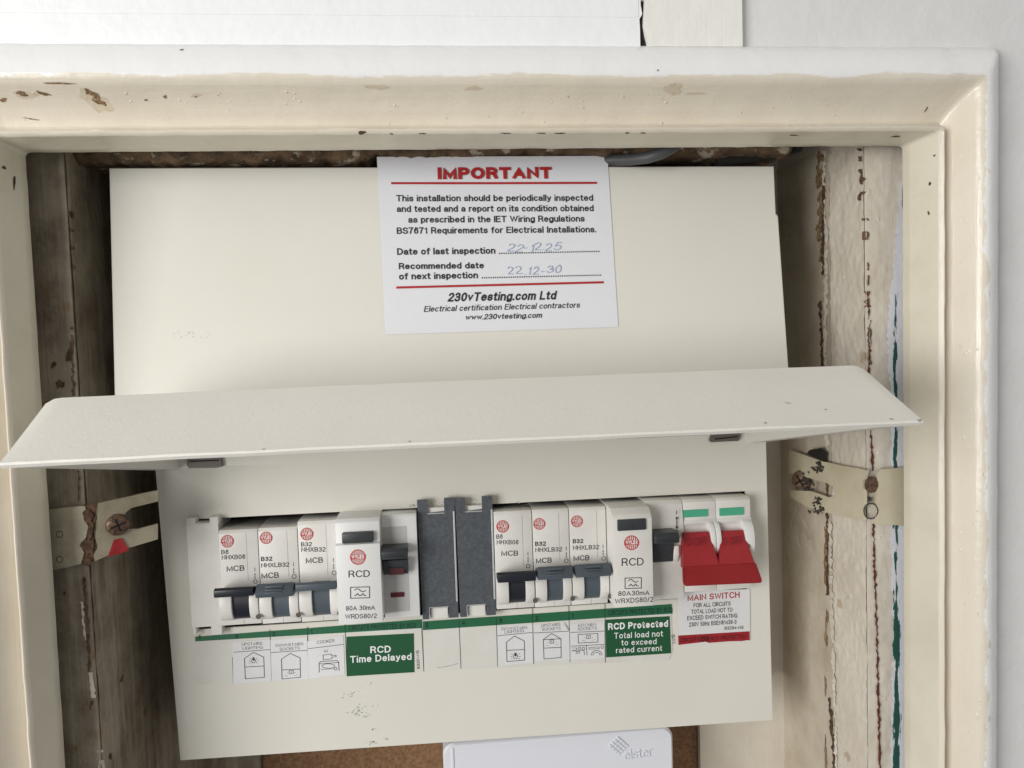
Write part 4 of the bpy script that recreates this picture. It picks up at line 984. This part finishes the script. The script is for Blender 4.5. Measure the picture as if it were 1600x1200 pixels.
# ------------------------------------------------------------------ blanking plates
for i, (xa_, xb_, lab) in enumerate(((-13.4, 4.6, 'dull grey steel blanking plate next to the residual current device with dark red window'), (4.9, 23.0, 'dull grey steel blanking plate next to the black toggle circuit breaker'))):
    t = thing('blanking_plate', ((xa_+xb_)/2, 372, -134), lab, 'blanking plate', 'steel blanking plates')
    w = xb_-xa_; zt_, zb_ = -75.0, -133.6; n1, n2 = xa_+w*.27, xa_+w*.72; d = 6.6; m1_, m2_ = xa_+w*.22, xa_+w*.74
    out = [(xa_, zt_), (n1, zt_), (n1, zt_-d), (n2, zt_-d+.6), (n2, zt_+.3), (xb_, zt_+.3), (xb_, zb_), (m2_, zb_), (m2_, zb_+5.8), (m1_, zb_+5.4), (m1_, zb_), (xa_+.6, zb_)]
    b = MB(); b.slab([(x, 370.0, z) for x, z in out], (0, -1, 0), 2.4); pl_ = mesh('plate', b, M_ZINC, t)
    b = MB()
    for xx in (xb_-.85,): b.box(xx, xx+.8, 369.5, 371, zb_+8, zt_-6, .12)
    b.box(n1, n2, 369.8, 370.6, zt_-d-.35, zt_-d+.15, .08); b.box(m1_-.1, m1_+.2, 369.8, 370.6, zb_, zb_+5.4, .08); b.box(m1_, m2_, 369.8, 370.6, zb_+5.5, zb_+5.9, .08)
    mesh('edge_highlight', b, M_ZINCE, t)
    b = MB(); b.box(m1_+.4, m2_-.3, 371.5, 374, zb_-.6, zb_+4.9, .3); b.box(n1-.6, n2+.6, 371.6, 374.4, zt_-d-1.2, zt_-4.2, .2); mesh('tab', b, M_PLAS, t)
t = thing('blanking_module', (-114, 372, -133), 'plain off-white plastic blanking module at the left end of the breaker row', 'blanking plate')
b = MB(); b.prism([(395, -80.6), (370.5, -80.6), (370, -81.2), (370, -130.4), (395, -130.4)], -121.5, -106.9, .25); mesh('plate', b, M_PLAS, t)
b = MB(); b.box(-121.5, -117.2, 370.2, 376, -81.5, -77.9, .3); b.box(-110.8, -106.6, 370, 376, -81.5, -77.9, .5); b.box(-112.8, -107.6, 370.2, 375.3, -134.8, -130.0, .5); b.box(-121.3, -119.6, 370.6, 375.3, -134.2, -130.0, .4); mesh('tab', b, M_PLAS, t)

# ------------------------------------------------------------------ label strips
P0 = front(YL)
def quad_thing(name, label, cat, pts, cf, m, base, th, group=None):
    t = thing(name, (sum(P0.uv(*cf(p)).x for p in pts)/len(pts), YL, min(P0.uv(*cf(p)).y for p in pts)), label, cat, group)
    b = MB(); b.slab([P0.pt(P0.uv(*cf(p)), base+th) for p in pts], (0, -1, 0), th); mesh('sheet', b, m, t)
    return t, front(YL-base-th)
tS, pS = quad_thing('label_strip', 'long label strip with green bar numbered 4 to 1, under the left breakers', 'label', [(130, 880), (1458, 778), (1472, 1083), (140, 1162)], c1, M_STRIP, .1, .25, 'numbered label strips under the breakers')
m_ = MB(); patch(m_, pS, [(131, 881), (1458, 779), (1461, 830), (132, 908)], c1, .06); mesh('green_bar', m_, M_GREENB, tS)
m_ = MB(); text(m_, pS, 'CIRCUITS PROTECTED BY RCD', (1033, 843), (1425, 829), 29, .15, c1)
for s_, x, y in (('4', 148, 893), ('3', 367, 893), ('2', 585, 879), ('1', 810, 865)): text(m_, pS, s_, (x, y), (x+(16 if s_ != '1' else 10), y-1), 27, .18, c1)
mesh('bar_lettering', m_, M_DKGREEN, tS)
m_ = MB()
for p in (((350, 1000), (355, 1157)), ((569, 838), (581, 1140)), ((789, 822), (797, 1125)), ((1009, 806), (1021, 1110))): pline(m_, pS, p, 3.4, c1)
pline(m_, pS, [(1456, 780), (1471, 1083)], 3, c1)
text(m_, pS, 'B3291-NS', (1448, 1067), (1442, 960), 17, .12, c1); mesh('lettering', m_, M_INK, tS)
tR, pR = quad_thing('label_strip', 'long label strip with green bar numbered 5 to 1, below the steel plates', 'label', [(76, 828), (1147, 753), (1530, 727), (1540, 1000), (1520, 1052), (1146, 1070), (86, 1120)], c2, M_STRIP, .1, .25, 'numbered label strips under the breakers')
m_ = MB(); patch(m_, pR, [(77, 829), (1147, 754), (1535, 727), (1540, 783), (1147, 807), (78, 880)], c2, .06); mesh('green_bar', m_, M_GREENB, tR)
m_ = MB()
for s_, x, y in (('5', 93, 865), ('4', 307, 851), ('3', 526, 837), ('2', 737, 823), ('1', 950, 809)): text(m_, pR, s_, (x, y), (x+(18 if s_ != '1' else 11), y-1), 28, .18, c2)
text(m_, pR, 'CIRCUITS PROTECTED BY RCD', (122, 846), (522, 826), 31, .15, c3); mesh('bar_lettering', m_, M_DKGREEN, tR)
m_ = MB()
for p in (((289, 815), (301, 1105)), ((507, 800), (516, 1092)), ((719, 752), (727, 1078)), ((932, 738), (940, 1066)), ((1144, 725), (1147, 1070))): pline(m_, pR, p, 3.0, c2)
text(m_, pR, '1-NS', (543, 1022), (535, 965), 20, .12, c3); mesh('lettering', m_, M_INK, tR)
m_ = MB(); pline(m_, pR, [(165, 1100), (220, 1092), (285, 1074)], 2.5, c2); mesh('crease', m_, M_SCUFF, tR)
for lab, pts, cf, lines in (
  ('dark green sticker reading RCD Time Delayed in white', [(1018, 879), (1412, 859), (1416, 1086), (1020, 1110)], c1, [('RCD', (1158, 977), (1278, 972), 40, .17), ('Time Delayed', (1040, 1034), (1400, 1015), 40, .165)]),
  ('dark green sticker reading RCD Protected in white', [(103, 871), (503, 849), (512, 1080), (107, 1106)], c3, [('RCD Protected', (120, 937), (495, 917), 42, .21), ('Total load not', (158, 992), (463, 977), 37, .13), ('to exceed', (203, 1034), (423, 1025), 35, .13), ('rated current', (170, 1082), (458, 1067), 35, .13)])):
    t, p = quad_thing('sticker', lab, 'sticker', pts, cf, M_GREEN, .45, .15, 'green residual current device stickers')
    m_ = MB()
    for s_, L_, R2, hh, wt in lines: text(m_, p, s_, L_, R2, hh, wt, cf, off=.08)
    mesh('lettering', m_, M_WHITEP, t)
t, p = quad_thing('sticker', 'white main switch label with red lettering and a red bottom bar', 'sticker', [(553, 690), (1003, 680), (1006, 1000), (560, 1031)], c3, M_STK, .45, .15)
m_ = MB(); patch(m_, p, [(558, 972), (1005, 945), (1006, 1002), (990, 1001), (960, 1006), (880, 1008), (750, 1018), (730, 1011), (560, 1031)], c3, .06); mesh('red_bar', m_, M_REDB, t)
m_ = MB(); text(m_, p, 'MAIN SWITCH', (617, 756), (942, 735), 38, .16, c3); mesh('heading', m_, M_REDP, t)
m_ = MB()
for s_, L_, R2, hh in (('FOR ALL CIRCUITS', (655, 797), (885, 785), 27), ('TOTAL LOAD NOT TO', (640, 837), (897, 823), 27), ('EXCEED SWITCH RATING', (615, 877), (928, 860), 27), ('230V 50Hz BSEN61439-3', (627, 917), (922, 898), 27), ('B3294-NS', (848, 936), (966, 930), 20)): text(m_, p, s_, L_, R2, hh, .14, c3)
mesh('lettering', m_, M_INK, t)
m_ = MB(); text(m_, p, 'CIRCUITS', (570, 1015), (692, 1008), 27, .16, c3, off=.14); text(m_, p, 'RCD PROTECTED', (762, 1005), (980, 990), 27, .16, c3, off=.14); patch(m_, p, [(697, 977), (752, 973), (752, 1006), (698, 1010)], c3, .12); mesh('bar_lettering', m_, M_DKRED, t)
m_ = MB(); text(m_, p, 'NOT', (702, 1006), (747, 1002), 25, .14, c3, off=.2); mesh('bar_word', m_, M_REDB, t)

# pictogram stickers
GP = 'circuit pictogram stickers'
def house(mb, p, pts, mid, cf, w=3.4):
    pline(mb, p, pts, w, cf, True); pline(mb, p, mid, w, cf)
def bulb(mb, p, c, r, cf, up=1):
    pline(mb, p, circ(c, r, 14), 2.6, cf, True); patch(mb, p, [(c[0]-r*.5, c[1]-up*r*1.7), (c[0]+r*.5, c[1]-up*r*1.7), (c[0]+r*.4, c[1]-up*r*.1), (c[0]-r*.4, c[1]-up*r*.1)], cf, .15)
    for a in (150, 180, 30, 0, 215, -35): pline(mb, p, [(c[0]+r*1.5*math.cos(math.radians(a)), c[1]+r*1.5*math.sin(math.radians(a))), (c[0]+r*2.3*math.cos(math.radians(a)), c[1]+r*2.3*math.sin(math.radians(a)))], 2.2, cf)
def socket(mb, p, x0, y0, x1, y1, cf, dots):
    pline(mb, p, [(x0, y0), (x1, y0-1), (x1, y1-1), (x0, y1)], 2.6, cf, True); pline(mb, p, [((x0+x1)/2, y0+4), ((x0+x1)/2, y1-5)], 2.4, cf)
    for dx, dy in dots: pline(mb, p, [(x0+dx-3, y0+dy+1), (x0+dx+3, y0+dy-1)], 2.4, cf)
DOT = [(-12, 14), (-22, 30), (-10, 32), (34, 12), (46, 24), (34, 28)]
picts = [
 ('white pictogram sticker for upstairs lighting, a house with a bulb in its top floor', [(351, 911), (571, 894), (579, 1139), (356, 1155)], c1, [('UPSTAIRS', (405, 934), (525, 927)), ('LIGHTING', (410, 957), (528, 950))], [(358, 971), (571, 956)], 'uplight'),
 ('white pictogram sticker for downstairs sockets, a house with a socket at ground level', [(573, 897), (788, 880), (796, 1125), (581, 1140)], c1, [('DOWNSTAIRS', (603, 941), (765, 930)), ('SOCKETS', (627, 963), (745, 954))], [(575, 973), (789, 960)], 'downsock'),
 ('white cooker sticker with a saucepan and oven pictogram, slightly tilted', [(787, 905), (1000, 870), (1009, 1098), (797, 1125)], c1, [('COOKER', (845, 923), (948, 912))], [(791, 951), (1001, 925)], 'cooker'),
 ('white pictogram sticker for downstairs lighting, a house with a bulb on its ground floor', [(514, 859), (719, 841), (724, 1066), (517, 1087)], c2, [('DOWNSTAIRS', (538, 881), (690, 872)), ('LIGHTING', (557, 899), (670, 891))], [(515, 912), (720, 893)], 'downlight'),
 ('white pictogram sticker for upstairs sockets with its top right corner peeling', [(727, 846), (905, 832), (934, 880), (938, 1048), (880, 1056), (820, 1050), (736, 1062)], c2, [('UPSTAIRS', (772, 863), (883, 853)), ('SOCKETS', (775, 884), (885, 876))], [(729, 896), (935, 885)], 'upsock'),
 ('white pictogram sticker for kitchen sockets above drawn kitchen units', [(940, 842), (1140, 828), (1141, 1035), (1080, 1046), (941, 1050)], c2, [('KITCHEN', (988, 862), (1092, 854)), ('SOCKETS', (985, 882), (1097, 875))], [(941, 893), (1140, 885)], 'kitchen')]
for lab, pts, cf, lines, ln, kind in picts:
    t, p = quad_thing('sticker', lab, 'sticker', pts, cf, M_STK, .42, .14, GP)
    m_ = MB()
    for s_, L_, R2 in lines: text(m_, p, s_, L_, R2, 17 if 'COOKER' not in s_ else 19, .09, cf, off=.08)
    tl = mesh('lettering', m_, M_INKB, t); m_ = MB(); pline(m_, p, ln, 3, cf)
    if kind == 'uplight': house(m_, p, [(420, 1008), (472, 972), (533, 1000), (537, 1118), (425, 1127)], [(424, 1058), (534, 1052)], cf); bulb(m_, p, (473, 1022), 12, cf)
    if kind == 'downsock': house(m_, p, [(637, 1012), (688, 978), (746, 1005), (748, 1118), (640, 1128)], [(640, 1075), (748, 1070)], cf); socket(m_, p, 682, 1079, 706, 1098, cf, DOT)
    if kind == 'downlight': house(m_, p, [(567, 950), (615, 914), (672, 943), (674, 1055), (570, 1063)], [(568, 998), (672, 993)], cf); bulb(m_, p, (620, 1034), 13, cf)
    if kind == 'upsock': house(m_, p, [(783, 935), (832, 899), (886, 930), (888, 1040), (787, 1048)], [(783, 935), (886, 930)], cf); pline(m_, p, [(785, 985), (888, 980)], 3.4, cf); socket(m_, p, 823, 937, 843, 957, cf, DOT)
    if kind == 'cooker':
        pline(m_, p, [(880, 988), (928, 982), (930, 992), (956, 988), (957, 997), (931, 1001), (931, 1010), (882, 1016)], 3, cf, True)
        pline(m_, p, [(858, 1090), (857, 1036), (866, 1026), (962, 1020), (972, 1030), (974, 1080)], 3.4, cf); pline(m_, p, [(858, 1040), (972, 1031)], 3, cf)
        pline(m_, p, [(870+60*math.cos(a*math.pi/9)*.62+42, 1052+13*math.sin(a*math.pi/9)) for a in range(19)], 2.6, cf); pline(m_, p, circ((954, 1068), 8, 12), 2.6, cf, True); pline(m_, p, [(868, 1072), (945, 1068)], 2.4, cf)
        for k in range(3): pline(m_, p, [(888+8*k, 972), (890+8*k, 958)], 2, cf)
    if kind == 'kitchen':
        pline(m_, p, [(987, 905), (1102, 899), (1103, 949), (988, 955)], 3.2, cf, True); socket(m_, p, 1037, 910, 1058, 930, cf, DOT)
        pline(m_, p, [(946, 973), (1139, 963)], 3, cf); pline(m_, p, [(1036, 968), (1039, 1026)], 3, cf); pline(m_, p, [(950, 984), (978, 983), (978, 996), (952, 998)], 2.4, cf)
        for x in (995, 1018): pline(m_, p, circ((x, 987), 8, 12), 2.6, cf, True)
        pline(m_, p, [(950, 1002), (1022, 999), (1024, 1026)], 2.4, cf); pline(m_, p, [(975, 1006), (995, 1005), (995, 1014), (975, 1015)], 2.4, cf, True)
        pline(m_, p, [(1050, 982), (1110, 977), (1111, 987), (1051, 991)], 2.4, cf, True); pline(m_, p, circ((1128, 979), 8, 12), 2.4, cf, True)
        pline(m_, p, circ((1095, 1030), 32, 12, 185, 355), 3, cf); pline(m_, p, circ((1095, 1030), 21, 12, 185, 355), 2.6, cf)
    mesh('pictogram', m_, M_INKB, t)
    if kind == 'upsock':
        m_ = MB(); a = [P0.pt(P0.uv(*cf(z)), o) for z, o in (((905, 833), .7), ((934, 880), .7), ((921, 868), 1.6), ((893, 843), 1.5))]; m_.slab(a, (0, -1, 0), .12); mesh('peeled_corner', m_, M_WHITEP, t)

# ------------------------------------------------------------------ the notice
t = thing('notice', (28, 344, 5), 'white inspection notice headed IMPORTANT in red, stuck on the upper cover', 'notice')
NU, NV = 30, 22; nt = MB()
TL, TR, BL, BR = (PU.uv(*p) for p in ((589, 246), (949, 244), (602, 523), (966, 511)))
def curl(u, v):
    o = .3+.25*math.exp(-((u-.13)**2+(v-.1)**2)/.01)
    d = max(0, .10-v); o += 26*d*d*(1-.6*u)          # top edge lifts clear of the cover
    o += .9*max(0, .22-u-v)**1.0
    return o
for j in range(NV+1):
    for i in range(NU+1):
        u, v = i/NU, j/NV; q2 = (TL*(1-u)+TR*u)*(1-v)+(BL*(1-u)+BR*u)*v; nt.v.append(PU.pt(q2, curl(u, v)))
for j in range(NV):
    for i in range(NU): a = j*(NU+1)+i; nt.f.append([a, a+NU+1, a+NU+2, a+1])
top_n = len(nt.v); nt.v += [p-PU.n*.12 for p in nt.v]; nt.f += [[a+top_n for a in f[::-1]] for f in nt.f]
sh = mesh('sheet', nt, M_NOTICE, t, smooth_angle=60)
PN = Plane(PU.o+PU.n*.42, PU.n)
m_ = MB(); PNt = Plane(PU.o+PU.n*.72, PU.n)
text(m_, PNt, 'IMPORTANT', (390, 226), (1058, 222), 70, .26, c4, sp=.10, off=.1); pline(m_, PN, [(117, 249), (720, 249), (1322, 247)], 13, c4, off=.2); pline(m_, PN, [(147, 860), (1362, 829)], 13, c4); mesh('heading', m_, M_REDP, t)
m_ = MB()
for s_, L_, R2, hh, wt, shr in (
  ('This installation should be periodically inspected', (147, 356), (1300, 352), 38, .165, 0), ('and tested and a report on its condition obtained', (150, 418), (1303, 413), 38, .165, 0),
  ('as prescribed in the IET Wiring Regulations', (217, 481), (1250, 474), 38, .165, 0), ('BS7671 Requirements for Electrical Installations.', (150, 546), (1318, 537), 38, .165, 0),
  ('Date of last inspection', (152, 669), (727, 662), 39, .18, 0), ('Recommended date', (162, 753), (660, 748), 37, .18, 0), ('of next inspection', (163, 814), (625, 806), 39, .18, 0),
  ('230vTesting.com Ltd', (447, 943), (1080, 930), 52, .19, .22), ('Electrical certification Electrical contractors', (308, 1003), (1220, 978), 34, .135, .22), ('www.230vtesting.com', (550, 1050), (998, 1037), 32, .15, .22)):
    text(m_, PN, s_, L_, R2, hh, wt, c4, shear=shr, sp=.10 if wt > .14 else .12)
for (xa_, ya_), (xb_, yb_) in (((752, 660), (1333, 648)), ((650, 803), (1343, 787))):
    n = int((xb_-xa_)/13)
    for k in range(n+1):
        x = xa_+(xb_-xa_)*k/n; y = ya_+(yb_-ya_)*k/n; patch(m_, PN, [(x-3.4, y-3.4), (x+3.4, y-3.4), (x+3.4, y+3.4), (x-3.4, y+3.4)], c4, .12)
mesh('lettering', m_, M_INK, t)
m_ = MB(); text(m_, PN, '22-12.25', (795, 652), (1105, 642), 50, .07, c4, shear=.15, off=.16, sp=.12, wobble=5); text(m_, PN, '22.12-30', (802, 788), (1112, 774), 50, .07, c4, shear=.1, off=.16, sp=.12, wobble=8); mesh('handwriting', m_, M_PEN, t)

for o in bpy.data.objects:
    if '_w' in o: del o['_w']
